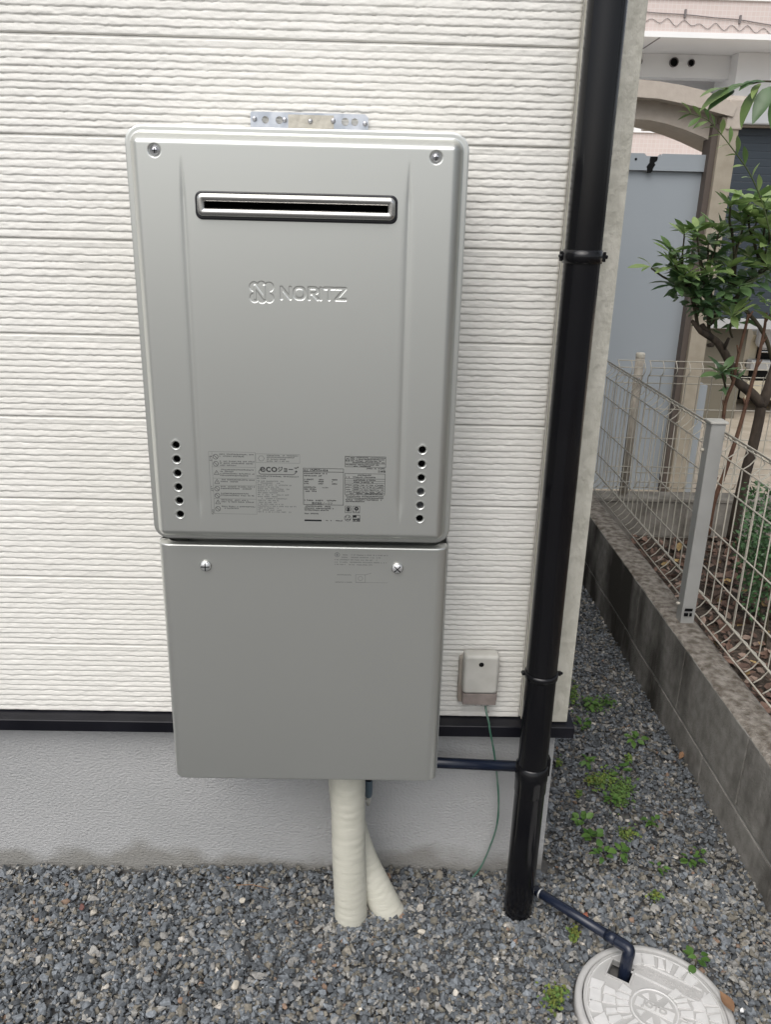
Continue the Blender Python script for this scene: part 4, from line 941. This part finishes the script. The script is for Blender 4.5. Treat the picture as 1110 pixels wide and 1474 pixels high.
MB().box((2.44, SY + .16, -.03), (float(atY(1079, 470, SY + .16)[0]), SY + .34, zb - .02)).build('side_wall', mat('olive_wall', (.16, .145, .11), .7), gar)
CYF = 4.95
car = thing('parked_car', 'cream small car nose with black grille, seen under the half open shutter', 'car', (4.0, CYF + 1.6, 0))
zz = lambda py: float(atY(1085, py, CYF)[2])
cl, cr = 3.02, 4.50; zh, zg, zb1, zb2, zl = zz(471), zz(491), zz(516), zz(531), zz(546)
body = MB(); sec = [(CYF, zg), (CYF - .03, zg + .05), (CYF + .01, zh - .03), (CYF + .10, zh), (CYF + .75, zh + .10), (CYF + 1.15, zh + .62), (CYF + 2.2, zh + .64), (CYF + 2.7, zh + .5), (CYF + 2.8, .28), (CYF + .02, .28)]
body.prism(sec, cl, cr, axis='x'); bo = body.build('body', m_carb, car)
MB().prism([(CYF + .80, zh + .13), (CYF + 1.13, zh + .58), (CYF + 1.10, zh + .59), (CYF + .77, zh + .14)], cl + .1, cr - .1, axis='x').build('windscreen', m_glass, car)
MB().box((cl + .06, CYF - .02, zb1), (cr - .06, CYF + .03, zg - .003), .005).build('grille', m_dark, car)
gb = MB()
for t_ in (.38, .55): gb.box((cl + .08, CYF - .032, zb1 + (zg - zb1) * t_), (cr - .08, CYF - .021, zb1 + (zg - zb1) * t_ + .012), .002)
gb.build('grille_bar', m_chrome, car)
MB().box((cl, CYF - .06, zb2), (cr, CYF + .05, zb1 - .003), .012).build('bumper', m_shutrail, car)
MB().box((cl + .03, CYF - .03, zl), (cr - .03, CYF + .03, zb2 - .003), .004).build('lower_grille', m_dark, car)
MB().box((cl, CYF - .05, .10), (cr, CYF + .05, zl - .003), .01).build('lower_bumper', m_carb, car)
hp = atY(1106, 484, CYF)
for x in (hp[0], cl + cr - hp[0]):
    h_ = MB(); loops(h_, [rr_loop(x, hp[2], .10, .085, .05, CYF - .02), rr_loop(x, hp[2], .10, .085, .05, CYF - .045), rr_loop(x, hp[2], .08, .065, .04, CYF - .055)], close=True); h_.build('headlight', m_lamp, car)
for x in (cl + .02, cr - .2):
    for y in (CYF + .55, CYF + 2.3):
        wh = MB(); wh.lathe([(0, 0), (.16, 0), (.27, .01), (.275, .09), (.27, .17), (.16, .18), (0, .18)], (x, y, .26), axis=(1, 0, 0), n=28).build('wheel', m_tyre, car)

# ------------------------------------------------------------------ far apartment block
ap = thing('apartment_block', 'white apartment block with pink tiled balconies above and behind the arch', 'building', (7, 16, 0))
AY = 14.0; za = lambda py, y=AY, px=1000: float(atY(px, py, y)[2]); xa = lambda px, py=90, y=AY: float(atY(px, py, y)[0])
AX0, AX1 = -3, 14
z_pb, z_sb = za(46.5), za(55)
YB = 15.35
MB().box((AX0, AY, z_pb), (AX1, AY + .15, z_pb + .47)).build('balcony_wall', m_tile, ap)
MB().box((AX0, AY - .03, z_pb + .471), (AX1, AY + .18, z_pb + .60)).build('coping', m_white, ap)
MB().box((AX0, AY - .02, z_sb), (AX1, YB + 2, z_pb - .003)).build('balcony_slab', m_white, ap)
zb0 = za(112.5, YB)
MB().box((AX0, YB, zb0), (AX1, YB + .3, z_sb - .003)).build('beam', m_white, ap)
for px, py, r in ((970, 90, .072), (995, 91, .055), (919, 89, .06)):
    p = atY(px, py, YB); MB().lathe([(r, .003), (0, .003)], (p[0], YB, p[2]), axis=(0, -1, 0), n=20).lathe([(r * 1.12, -.001), (r * 1.12, .05), (r, .05), (r, .002)], (p[0], YB, p[2]), axis=(0, -1, 0), n=20, mi=1).build('painted_drain_hole', [m_dark, m_warmgrey], ap)  # flat dark disc on the solid beam, painted for the hole's shade
xc = xa(1063, 90, 15.0)
MB().box((xc, 15.0, -.03), (xc + 1.0, 16, z_sb - .004)).build('column', m_white, ap)
xj = xa(935, 62, 14.6); MB().box((xj - .012, AY + .02, z_sb - .006), (xj + .012, YB - .05, z_sb - .0005)).build('soffit_joint', m_warmgrey, ap)
zc1, zc0 = za(181), za(193)
MB().box((AX0, AY - .03, zc0), (AX1, AY + .2, zc1)).build('coping', m_white, ap)
MB().box((AX0, AY, 1.2), (AX1, AY + .15, zc0 - .002)).build('balcony_wall', m_tile, ap)
MB().box((AX0, AY + .02, 1.0), (AX1, YB + 2, 1.197)).build('balcony_slab', m_white, ap)
MB().box((AX0, AY, -.03), (AX1, AY + .15, .997)).build('ground_wall', m_tile, ap)
MB().box((AX0, YB + 1.2, -.03), (AX1, YB + 1.5, 8)).build('rear_wall', m_white, ap)
zr1 = zc1 + .17
rlm = MB().box((AX0, AY + .07, zr1), (AX1, AY + .11, zr1 + .035)).build('handrail', m_shutrail, ap)
bmn = MB().box((0, AY + .08, zc1 + .001), (.018, AY + .10, zr1 - .001)).mesh('baluster', m_shutrail)
for i in range(46): link_mesh('baluster', bmn, ap, (3.6 + i * .12, 0, 0))
cb = thing('cable', 'thin grey cable clipped along the pink tiled balcony wall', 'cable', (6, AY, z_pb + .3))
cp = [atY(px, py, AY - .02) for px, py in ((860, 10), (892, 13), (945, 18.5), (988, 21), (1030, 25.5), (1066, 28.5), (1110, 36), (1160, 42))]
MB().tube(bez(cp, 5), .008, 6).build('line', m_warmgrey, cb)
for px, py in ((987, 18.5), (1066, 27)): p = atY(px, py, AY - .02); MB().box((p[0] - .012, AY - .04, p[2] - .07), (p[0] + .018, AY - .001, p[2] + .05)).build('clip', m_warmgrey, cb)
wv = [atY(px, 25 + (px - 890) * .082 + (4.5 if i % 2 else -2.5) + rs.uniform(-2, 2), AY - .012) for i, px in enumerate(np.arange(870, 1150, 11.5))]
MB().tube(bez(wv, 4), .0042, 5).build('wavy_line', m_warmgrey, cb)  # thin wavy line across the tile near the cable

# ------------------------------------------------------------------ vegetation
def leaf_mesh(name, L, W, m, curl=.18, fold=.25, tip=1.25):
    V = []; Fc = []; n = 7
    for i in range(n):
        t_ = i / (n - 1); wd = W / 2 * (math.sin(math.pi * t_ ** tip) ** .9 if 0 < t_ < 1 else .03); z = -curl * L * t_ ** 2
        V += [(-wd, L * t_, z + fold * wd), (0, L * t_, z), (wd, L * t_, z + fold * wd)]
    for i in range(n - 1):
        a = 3 * i; Fc += [(a, a + 1, a + 4, a + 3), (a + 1, a + 2, a + 5, a + 4)]
    me = bpy.data.meshes.new(name); me.from_pydata(V, [], Fc); me.update(); me.materials.append(m); me.polygons.foreach_set('use_smooth', [True] * len(Fc)); return me
def put_leaf(me, parent, pos, direction, roll=0., scale=1., name='leaf'):
    d = Vector(direction).normalized(); up = Vector((0, 0, 1)); x = d.cross(up)
    if x.length < .1: x = Vector((1, 0, 0))
    x.normalize(); z = x.cross(d)
    R_ = Matrix((x, d, z)).transposed().to_4x4() @ Matrix.Rotation(roll, 4, 'Y')
    o = link_mesh(name, me, parent, pos); o.rotation_euler = R_.to_euler(); o.scale = (scale,) * 3; return o
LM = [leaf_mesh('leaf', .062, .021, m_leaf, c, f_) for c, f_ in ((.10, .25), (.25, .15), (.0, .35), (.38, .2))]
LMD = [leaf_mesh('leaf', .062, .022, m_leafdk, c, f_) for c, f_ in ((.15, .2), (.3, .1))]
rv = random.Random(21)
tree = thing('small_tree', 'small garden tree with crooked dark trunk and whorls of narrow glossy leaves behind the fence', 'tree', (1.43, 1.35, .06))
TY = 1.35
trunk = MB()
A = lambda px, py, y=TY: Vector(atY(px, py, y))
trunk.tube(bez([A(1054, 775, 1.40), A(1063, 728, 1.38), A(1073, 685, 1.36), A(1083, 648), A(1093, 605), A(1097, 578)], 6), [.020 - .0001 * i for i in range(31)], 12)
trunk.tube(bez([A(1097, 582), A(1080, 564, 1.33), A(1062, 548, 1.31), A(1050, 520, 1.30), A(1036, 496, 1.29), A(1021, 482, 1.28), A(1011, 468, 1.27)], 6), [.019 - .00028 * i for i in range(37)], 10)
trunk.tube(bez([A(1096, 584), A(1105, 565), A(1116, 530, 1.38), A(1135, 470, 1.42), A(1150, 400, 1.45)], 6), [.019 - .0002 * i for i in range(25)], 10)
trunk.tube([A(1024, 486, 1.28), A(1010, 478, 1.25), A(997, 462, 1.24)], [.011, .009, .006], 8)
trunk.tube([A(1042, 503, 1.29), A(1047, 493, 1.27), A(1050, 486, 1.27)], [.008, .006, .004], 8)
trunk.tube([A(1026, 496, 1.285), A(1020, 497, 1.27)], [.009, .006], 8)
trunk.build('trunk', m_bark, tree)
br_ = MB(); lc = 0
def whorl(px, py, y, n, size, up=.55, root=None, dark=False, spread=1.0, lean=(0, 0), owner=None):
    c = A(px, py, y); ax = Vector((lean[0], -.15 + lean[1] , 1)).normalized(); a = ax.orthogonal().normalized(); b_ = ax.cross(a); ph = rv.uniform(0, 6.28)
    n += 2
    for i in range(n):
        q_ = ph + 2 * math.pi * i / n + rv.uniform(-.25, .25); u = up + rv.uniform(-.6, .5)
        d = (a * math.cos(q_) + b_ * math.sin(q_)) * spread + ax * u
        put_leaf(rv.choice(LMD if dark else LM), owner or tree, c + ax * rv.uniform(-.006, .006), d, rv.uniform(-.5, .5), size * rv.uniform(.95, 1.4))
    if root is not None: br_.tube(bez([root, (root + c) / 2 + Vector((rv.uniform(-.01, .01), 0, -.012)), c], 4), [.0042 - .0002 * i for i in range(9)], 6)
h1, h2, h3 = A(1000, 440, 1.25), A(1021, 470, 1.28), A(1050, 430, 1.30)
br_.tube(bez([A(1005, 470, 1.26), A(1000, 440, 1.25), A(990, 405, 1.24)], 5), [.006] * 11, 7); br_.tube(bez([A(1021, 482, 1.28), h2, A(1018, 430, 1.26), A(1012, 395, 1.25)], 5), [.006] * 16, 7)
br_.tube(bez([A(1116, 530, 1.38), A(1100, 480, 1.36), A(1068, 440, 1.34), h3, A(1062, 405, 1.30)], 5), [.007] * 21, 7)
br_.tube(bez([A(1060, 430, 1.33), A(1085, 400, 1.34), A(1112, 378, 1.36), A(1140, 350, 1.4)], 5), [.008] * 16, 7)
r1, r2, r3 = A(990, 405, 1.24), A(1012, 395, 1.25), A(1085, 400, 1.34)
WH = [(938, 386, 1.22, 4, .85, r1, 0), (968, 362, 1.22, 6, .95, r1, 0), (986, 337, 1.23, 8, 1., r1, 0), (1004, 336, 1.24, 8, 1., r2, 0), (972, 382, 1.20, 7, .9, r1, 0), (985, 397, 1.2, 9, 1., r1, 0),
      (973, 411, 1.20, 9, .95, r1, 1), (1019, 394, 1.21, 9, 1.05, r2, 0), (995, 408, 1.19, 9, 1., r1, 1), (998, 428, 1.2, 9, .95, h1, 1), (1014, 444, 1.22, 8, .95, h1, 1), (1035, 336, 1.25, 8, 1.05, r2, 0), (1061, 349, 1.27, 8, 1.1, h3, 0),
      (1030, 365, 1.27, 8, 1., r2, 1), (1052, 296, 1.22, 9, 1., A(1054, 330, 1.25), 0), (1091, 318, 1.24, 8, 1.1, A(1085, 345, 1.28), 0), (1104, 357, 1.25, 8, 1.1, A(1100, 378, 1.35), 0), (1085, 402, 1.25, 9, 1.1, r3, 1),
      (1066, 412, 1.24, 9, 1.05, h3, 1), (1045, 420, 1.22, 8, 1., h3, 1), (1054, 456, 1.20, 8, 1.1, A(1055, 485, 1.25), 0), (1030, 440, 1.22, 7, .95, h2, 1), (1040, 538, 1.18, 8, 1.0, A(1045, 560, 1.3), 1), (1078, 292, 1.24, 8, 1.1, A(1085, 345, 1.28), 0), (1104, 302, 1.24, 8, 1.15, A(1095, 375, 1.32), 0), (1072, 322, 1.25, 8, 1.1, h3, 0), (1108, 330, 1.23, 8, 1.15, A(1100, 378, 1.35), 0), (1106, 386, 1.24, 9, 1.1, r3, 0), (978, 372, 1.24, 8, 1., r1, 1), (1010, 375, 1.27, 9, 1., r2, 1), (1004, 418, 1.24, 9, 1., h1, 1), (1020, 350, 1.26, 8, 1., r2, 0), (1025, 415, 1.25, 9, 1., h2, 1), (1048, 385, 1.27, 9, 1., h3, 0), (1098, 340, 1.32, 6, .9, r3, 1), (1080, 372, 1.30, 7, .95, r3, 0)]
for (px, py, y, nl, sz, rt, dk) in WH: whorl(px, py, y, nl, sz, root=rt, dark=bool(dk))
br_.tube(bez([A(1054, 330, 1.25), A(1058, 380, 1.28), h3], 4), [.004] * 9, 6); br_.tube(bez([A(1085, 345, 1.28), A(1095, 375, 1.32), A(1112, 378, 1.36)], 4), [.0045] * 9, 6)
br_.build('branches', m_twig, tree)
# filler leaves in the depth of the crown
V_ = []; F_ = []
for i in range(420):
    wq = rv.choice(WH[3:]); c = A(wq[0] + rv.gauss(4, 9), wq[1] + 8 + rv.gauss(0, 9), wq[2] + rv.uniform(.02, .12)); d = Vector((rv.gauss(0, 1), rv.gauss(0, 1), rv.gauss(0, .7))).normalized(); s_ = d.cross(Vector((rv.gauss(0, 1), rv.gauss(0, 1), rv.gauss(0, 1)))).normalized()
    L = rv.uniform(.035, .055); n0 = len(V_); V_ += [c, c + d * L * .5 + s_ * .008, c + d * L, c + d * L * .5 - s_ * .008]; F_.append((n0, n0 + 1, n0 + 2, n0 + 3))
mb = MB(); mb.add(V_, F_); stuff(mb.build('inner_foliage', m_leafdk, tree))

# arching shoot with small paired leaves, and big drooping leaves near the arch
sho = thing('arching_shoot', 'slender arching shoot with small paired leaves in front of the taupe arch', 'plant', tuple(A(1105, 330, 1.05)))
path = [A(1112, 345, 1.06), A(1098, 292, 1.04), A(1080, 250, 1.02), A(1058, 218, 1.0), A(1036, 190, .99), A(1018, 172, .98), A(992, 163, .97)]
sp_ = bez(path, 6); MB().tube(sp_, [.0024 - .00004 * i for i in range(len(sp_))], 6).build('stem', mat('green_stem', (.09, .12, .045), .6), sho)
LS = [leaf_mesh('leaf', .036, .0125, m_leaf, .1, .3), leaf_mesh('leaf', .034, .012, m_leaf, .25, .2)]
for i in range(2, len(sp_), 3):
    tdir = (sp_[min(i + 1, len(sp_) - 1)] - sp_[i - 1]).normalized()
    for sg in (-1, 1):
        sd2 = tdir.cross(Vector((0, -1, .2))).normalized() * sg; put_leaf(rv.choice(LS), sho, sp_[i], tdir * .9 + sd2 * rv.uniform(.5, 1.1) + Vector((0, rv.uniform(-.4, .2), 0)), rv.uniform(-.6, .6), rv.uniform(1.0, 1.5))
put_leaf(LS[0], sho, sp_[-1], sp_[-1] - sp_[-3], 0, .9)
big = thing('branch_and_added_crown', 'branch tip with large drooping dark leaves at the upper right, its unseen tree crown added for shade', 'tree', (2.15, .1, .05))
MB().tube(bez([A(1190, 150, .85), A(1140, 125, .8), A(1105, 117, .78), A(1075, 122, .77), A(1045, 128, .77)], 6), [.0022] * 20 + [.0014] * 5, 6).build('stem', m_twig, big)
LB = [leaf_mesh('leaf', .085, .031, m_leafdk, .35, .18, .8), leaf_mesh('leaf', .085, .034, m_leafdk, .2, .25, .8), leaf_mesh('leaf', .085, .030, m_leaf, .3, .2, .8)]
for (x0, y0, x1, y1, k, s_) in ((1092, 126, 1060, 168, 2, .72), (1110, 124, 1087, 168, 1, .78), (1122, 135, 1108, 180, 0, .8), (1078, 120, 1040, 128, 1, .60), (1062, 126, 1012, 138, 2, .62), (1058, 130, 1024, 141, 0, .58), (1072, 121, 1100, 112, 1, .6), (1090, 118, 1070, 115, 0, .45), (1094, 120, 1082, 131, 2, .4), (1050, 128, 1014, 122, 2, .5), (1118, 118, 1150, 100, 1, .8), (1118, 120, 1160, 150, 0, .8)):
    a, b_ = A(x0, y0, .78), A(x1, y1, .74); put_leaf(LB[k], big, a, b_ - a, rv.uniform(-.4, .4), (b_ - a).length / .080)
tk = MB(); tk.tube(bez([(2.15, .1, .0), (2.12, .12, 1.0), (2.2, .05, 2.0), (2.15, .1, 3.0)], 6), [.06 - .002 * i for i in range(19)], 12)
for k in range(9):
    z = 1.5 + .18 * k; an = 2.4 * k; tk.tube(bez([(2.17, .08, z), (2.17 + .35 * math.cos(an), .08 + .4 * math.sin(an), z + .18), (2.17 + .7 * math.cos(an), .08 + .85 * math.sin(an), z + .26)], 4), [.018 - .0016 * i for i in range(9)], 7)
tk.tube(bez([(2.16, .09, 1.45), (1.8, .4, 1.62), tuple(A(1190, 150, .85))], 5), [.02 - .0014 * i for i in range(11)], 7)
tk.build('trunk', m_bark, big)
V_ = []; F_ = []  # unseen crown, added to block sky light on the right side
while len(F_) < 2200:
    q_ = Vector((rv.gauss(0, 1), rv.gauss(0, 1), rv.gauss(0, 1))).normalized() * (rv.random() ** .4); c = Vector((2.55 + q_.x * .80, -.1 + q_.y * 1.0, 2.65 + q_.z * .95))
    if math.sin(c.x * 7 + 1) + math.sin(c.y * 6) + math.sin(c.z * 7 + 2) < -.5 or c.x < 1.28: continue
    w_ = c - Vector(CAM); fx = w_.dot(Vector(RGT)) / max(w_.dot(Vector(FWD)), .01)
    if w_.dot(Vector(FWD)) > 0 and fx < .50: continue                       # keeps the added crown out of the camera view
    d = Vector((rv.gauss(0, 1), rv.gauss(0, 1), rv.gauss(-.3, .7))).normalized(); s_ = d.cross(Vector((rv.gauss(0, .5), rv.gauss(0, .5), 1))).normalized(); L = rv.uniform(.06, .095); n0 = len(V_)
    V_ += [c, c + d * L * .45 + s_ * L * .17, c + d * L, c + d * L * .45 - s_ * L * .17]; F_.append((n0, n0 + 1, n0 + 2, n0 + 3))
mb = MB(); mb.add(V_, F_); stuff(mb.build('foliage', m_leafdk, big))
# slender red-brown stems
def stem_plant(label, pts, y, r, grp, leaves):
    o = thing('sapling', label, 'sapling', (float(atY(*pts[-1], y)[0]), y, .08), grp); q_ = bez([A(px, py, y) for px, py in pts], 5)
    MB().tube(q_, [r * (1 - .5 * (1 - i / len(q_))) for i in range(len(q_))], 8).build('stem', m_redstem, o)
    for i in range(3, len(q_) - 3, 6): MB().tube([q_[i], q_[i] + Vector((rv.choice((-1, 1)) * .012, -.004, .03))], [r * .5, r * .3], 6).build('side_twig', m_redstem, o)
    for (px, py, nl, sz) in leaves: whorl(px, py, y - .02, nl, sz, owner=o)
    return o
stem_plant('slender red-brown sapling stem left of the tree trunk, close to the fence post', [(1078, 452), (1074, 471), (1062, 519), (1056, 550), (1045, 580), (1039, 627), (1030, 668), (1024, 720), (1014, 775)], 1.22, .0085, None, [])
stem_plant('leaning red-brown sapling crossing the dark fork of the tree', [(1104, 450), (1101, 474), (1095, 504), (1089, 531), (1076, 577), (1064, 620), (1047, 672), (1029, 722), (1020, 770)], 1.16, .0085, None, [(1104, 436, 7, .62), (1112, 462, 5, .8)])
# low shrub behind the fence
shr = thing('shrub', 'low dark green bush of tiny leaves behind the right end of the fence', 'shrub', (1.5, 1.0, .08))
V_ = []; F_ = []; C_ = []
stemb = MB()
for i in range(2600):
    px = 1098 + abs(rv.gauss(0, 1)) * 60 - 28 + rv.gauss(0, 8); py = rv.triangular(690, 905, 780); y = rv.uniform(.85, 1.3)
    if px < 1052 + abs(py - 790) * .22: continue
    c = A(px, py, y)
    if c.z < .07: continue
    d = Vector((rv.gauss(0, 1), rv.gauss(0, 1), rv.gauss(.3, .7))).normalized(); s_ = d.cross(Vector((rv.gauss(0, 1), rv.gauss(0, 1), rv.gauss(0, 1)))).normalized(); L = rv.uniform(.012, .026); n0 = len(V_)
    V_ += [c, c + d * L * .5 + s_ * L * .26, c + d * L, c + d * L * .5 - s_ * L * .26]; F_.append((n0, n0 + 1, n0 + 2, n0 + 3)); g_ = rv.uniform(.5, 1.5); C_ += [(.055 * g_, .12 * g_, .045 * g_)] * 4
me = np_mesh('foliage', np.array([v[:] for v in V_]) - np.array([1.5, 1.0, .08]), np.array(F_), attr_mat('bush_leaf', 'stone_color', .5, nvar=.2)); at = me.attributes.new('stone_color', 'FLOAT_COLOR', 'POINT'); at.data.foreach_set('color', np.column_stack([np.array(C_), np.ones(len(C_))]).astype(np.float32).ravel())
stuff(link_mesh('foliage', me, shr))
for i in range(9):
    p0 = Vector((1.45 + rv.uniform(-.06, .2), rv.uniform(.9, 1.2), .05)); stemb.tube([p0, p0 + Vector((rv.uniform(-.08, .08), rv.uniform(-.05, .05), rv.uniform(.2, .42)))], [.004, .002], 6)
stemb.build('stems', m_twig, shr)
# leaf litter
nL = 2600; P_ = np.column_stack([rng.uniform(1.06, 2.1, nL), rng.uniform(-.2, 1.86, nL), np.zeros(nL)]); P_[:, 2] = .075 + .025 * (vn2(P_[:, 0] * 0 + 0, P_[:, 1] * 0)) + rng.uniform(.0, .03, nL)
u = rng.random((nL, 1)); cl_ = np.where(u < .55, np.array([[.16, .10, .075]]), np.where(u < .8, np.array([[.26, .19, .15]]), np.where(u < .93, np.array([[.09, .06, .045]]), np.array([[.36, .25, .11]])))) * rng.uniform(.7, 1.3, (nL, 1))
flake = []
for i in range(6):
    w_ = .42 + .06 * i; V0 = np.array([(-1, 0, 0), (-.35, w_, .12), (.4, w_ * .9, .2), (1, 0, .1), (.4, -w_ * .8, .15), (-.4, -w_, .05), (0, 0, -.06)]); flake.append((V0, np.array([(0, 6, 1), (1, 6, 2), (2, 6, 3), (3, 6, 4), (4, 6, 5), (5, 6, 0)])))
stuff(scatter('leaf_litter', P_, rng.uniform(.010, .026, nL), cl_, flake, m_litter))

# weeds in the gravel strip
WL = [leaf_mesh('leaf', .020, .014, m_weed, .2, .2, .9), leaf_mesh('leaf', .022, .012, m_weed, .35, .2, .8), leaf_mesh('leaf', .018, .013, m_weed, .1, .3, .9)]
weeds = [(850, 1016, 12, .9, 'flat weed clump beside the house corner, farthest up the gravel strip'), (878, 1009, 9, .75, 'small mossy weed next to the farthest clump on the gravel strip'), (838, 1046, 11, 1.1, 'broad-leaved weed right beside the black flashing end'), (914, 1068, 12, 1.1, 'weed with rounded leaves in the middle of the gravel strip, nearest the block wall'),
         (845, 1098, 11, 1.0, 'weed tuft close to the downpipe, next to brown dead leaf bits'), (896, 1112, 10, .95, 'weed tuft right of the mossy patch in mid strip'), (880, 1152, 12, .85, 'low spreading weed inside the long mossy patch'), (838, 1186, 13, 1.1, 'taller weed of a pair in front of the foundation corner'), (851, 1210, 10, 1.25, 'large pale weed of a pair in front of the foundation corner'), (868, 1234, 9, 1.1, 'weed with round leaves just below the tall pair, left half of a twin clump'), (893, 1230, 9, 1.1, 'weed with round leaves just below the tall pair, right half of a twin clump'),
         (939, 1185, 11, .85, 'single compact weed alone at mid strip, halfway to the block wall'), (948, 1252, 9, .75, 'tiny weed between the twin clump and the block wall'), (994, 1241, 11, 1.0, 'weed nearest the foot of the block wall, low on the strip'), (1007, 1226, 6, .6, 'very small sprout behind the weed at the block wall foot'), (1003, 1384, 9, 1.0, 'bright weed beside the upper right rim of the manhole cover')]
for (px, py, nl, sz, lab) in weeds:
    p = atZ(px, py, .012); o = thing('weed', lab, 'weed', tuple(p), 'weeds in the gravel')
    MB().tube([p - np.array([0, 0, .02]), p + np.array([0, 0, .008])], .0015, 6).build('stalk', m_twig, o)
    for i in range(nl):
        q_ = rv.uniform(0, 6.28); r = rv.uniform(.001, .016) * sz; put_leaf(rv.choice(WL), o, Vector(p) + Vector((r * math.cos(q_), r * math.sin(q_), rv.uniform(.002, .014) * sz)), (math.cos(q_), math.sin(q_), rv.uniform(-.1, .55)), rv.uniform(-.4, .4), sz * rv.uniform(.7, 1.15))
# moss and tiny creeping weed
ml_ = []; mc_ = []
for (px, py, sx_, sy_, nn_, yel) in ((895, 1140, 14, 18, 420, .2), (868, 1125, 16, 12, 260, .5), (860, 1014, 20, 8, 260, .1), (825, 1000, 6, 14, 120, .4), (805, 1098, 4, 5, 50, .7), (852, 1122, 8, 4, 90, .9), (905, 1200, 12, 8, 120, .6), (826, 1345, 7, 7, 90, .8), (800, 1435, 14, 16, 170, .7), (945, 1290, 8, 6, 60, .7), (905, 1092, 5, 4, 60, .5), (835, 1142, 4, 4, 40, .6)):
    for i in range(nn_):
        p = atZ(px + rv.gauss(0, sx_ * .6), py + rv.gauss(0, sy_ * .6), .008); ml_.append((p[0], p[1], .004 + rv.random() * .010)); g_ = rv.uniform(.7, 1.3); y_ = yel * rv.random(); mc_.append(((.07 + .13 * y_) * g_, (.14 + .06 * y_) * g_, .035 * g_))
stuff(scatter('moss', np.array(ml_), rng.uniform(.0025, .006, len(ml_)), np.array(mc_), flake, m_moss))

# small loose things on the gravel
def chunk(name, px, py, size, m, label, cat, seed, flat=.6, z=.008):
    r = random.Random(seed); bm = bmesh.new()
    for _ in range(16):
        v = Vector((r.gauss(0, 1), r.gauss(0, 1), r.gauss(0, 1))).normalized(); bm.verts.new(v)
    bmesh.ops.convex_hull(bm, input=bm.verts[:])
    for v in [v for v in bm.verts if not v.link_faces]: bm.verts.remove(v)
    bmesh.ops.bevel(bm, geom=bm.edges[:], offset=.08, segments=1, affect='EDGES')
    for v in bm.verts: v.co = Vector((v.co.x * size, v.co.y * size * .8, v.co.z * size * flat))
    p = atZ(px, py, z); mb = MB(); mb.bm(bm); o = link_mesh(name, mb.mesh(name, m), None, tuple(p)); o.rotation_euler = (r.uniform(-.3, .3), r.uniform(-.3, .3), r.uniform(0, 6)); return tag(o, label, cat)
m_pale = mat('pale_stone', (.50, .46, .39), .8, col2=(.40, .37, .31), vscale=80); m_maroon = mat('maroon_stone', (.11, .045, .038), .7, col2=(.16, .07, .055), vscale=80)
chunk('terracotta_shard', 844, 1318, .0105, m_terra, 'terracotta shard on the gravel behind the dark blue elbow pipe', 'shard', 3)
chunk('pale_stone', 860, 1324, .0105, m_pale, 'pale stone lying beside the terracotta shard', 'stone', 4)
chunk('maroon_stone', 118, 1305, .0095, m_maroon, 'dark maroon stone on the gravel at the far left', 'stone', 5)
chunk('pale_stone', 134, 1314, .0105, m_pale, 'cream angular stone touching the dark maroon stone', 'stone', 6)
chunk('pale_stone', 349, 1296, .0085, m_pale, 'whitish stone below the dry twig near the foundation', 'stone', 7)
chunk('pale_stone', 338, 1418, .0105, m_pale, 'biggest cream stone on the near gravel left of the taped pipes', 'stone', 8)
chunk('pale_stone', 607, 1341, .0100, m_pale, 'tan stone on the gravel between taped pipe and downpipe foot', 'stone', 10)
chunk('white_pebble', 1069, 1454, .0055, m_white, 'small bright white pebble beside the manhole cover', 'pebble', 9, .8)
dl_ = leaf_mesh('dry_leaf', .050, .020, m_dry, -.15, .5); p = atZ(1037, 1426, .018); q_ = atZ(1050, 1450, .016); o = put_leaf(dl_, None, tuple(p), Vector(q_ - p), .3, .9, 'dry_leaf') if False else link_mesh('dry_leaf', dl_, None, tuple(p))
o.rotation_euler = (0, .2, math.atan2(-(q_ - p)[0], (q_ - p)[1])); tag(o, 'curled brown leaf resting on the rim of the manhole cover', 'leaf')
dl2 = leaf_mesh('dry_leaf', .030, .014, m_dry, -.2, .5); p = atZ(978, 1093, .012); o = link_mesh('dry_leaf', dl2, None, tuple(p)); o.rotation_euler = (.1, .3, -.6); tag(o, 'brown leaf against the foot of the block wall', 'leaf')
a, b_ = atZ(340, 1274, .016), atZ(386, 1279, .016); tag(MB().tube([a, (a + b_) / 2 + np.array([0, .002, .004]), b_], .0009, 6).build('dry_twig', m_dry), 'thin dry twig lying on the gravel close to the foundation', 'twig')
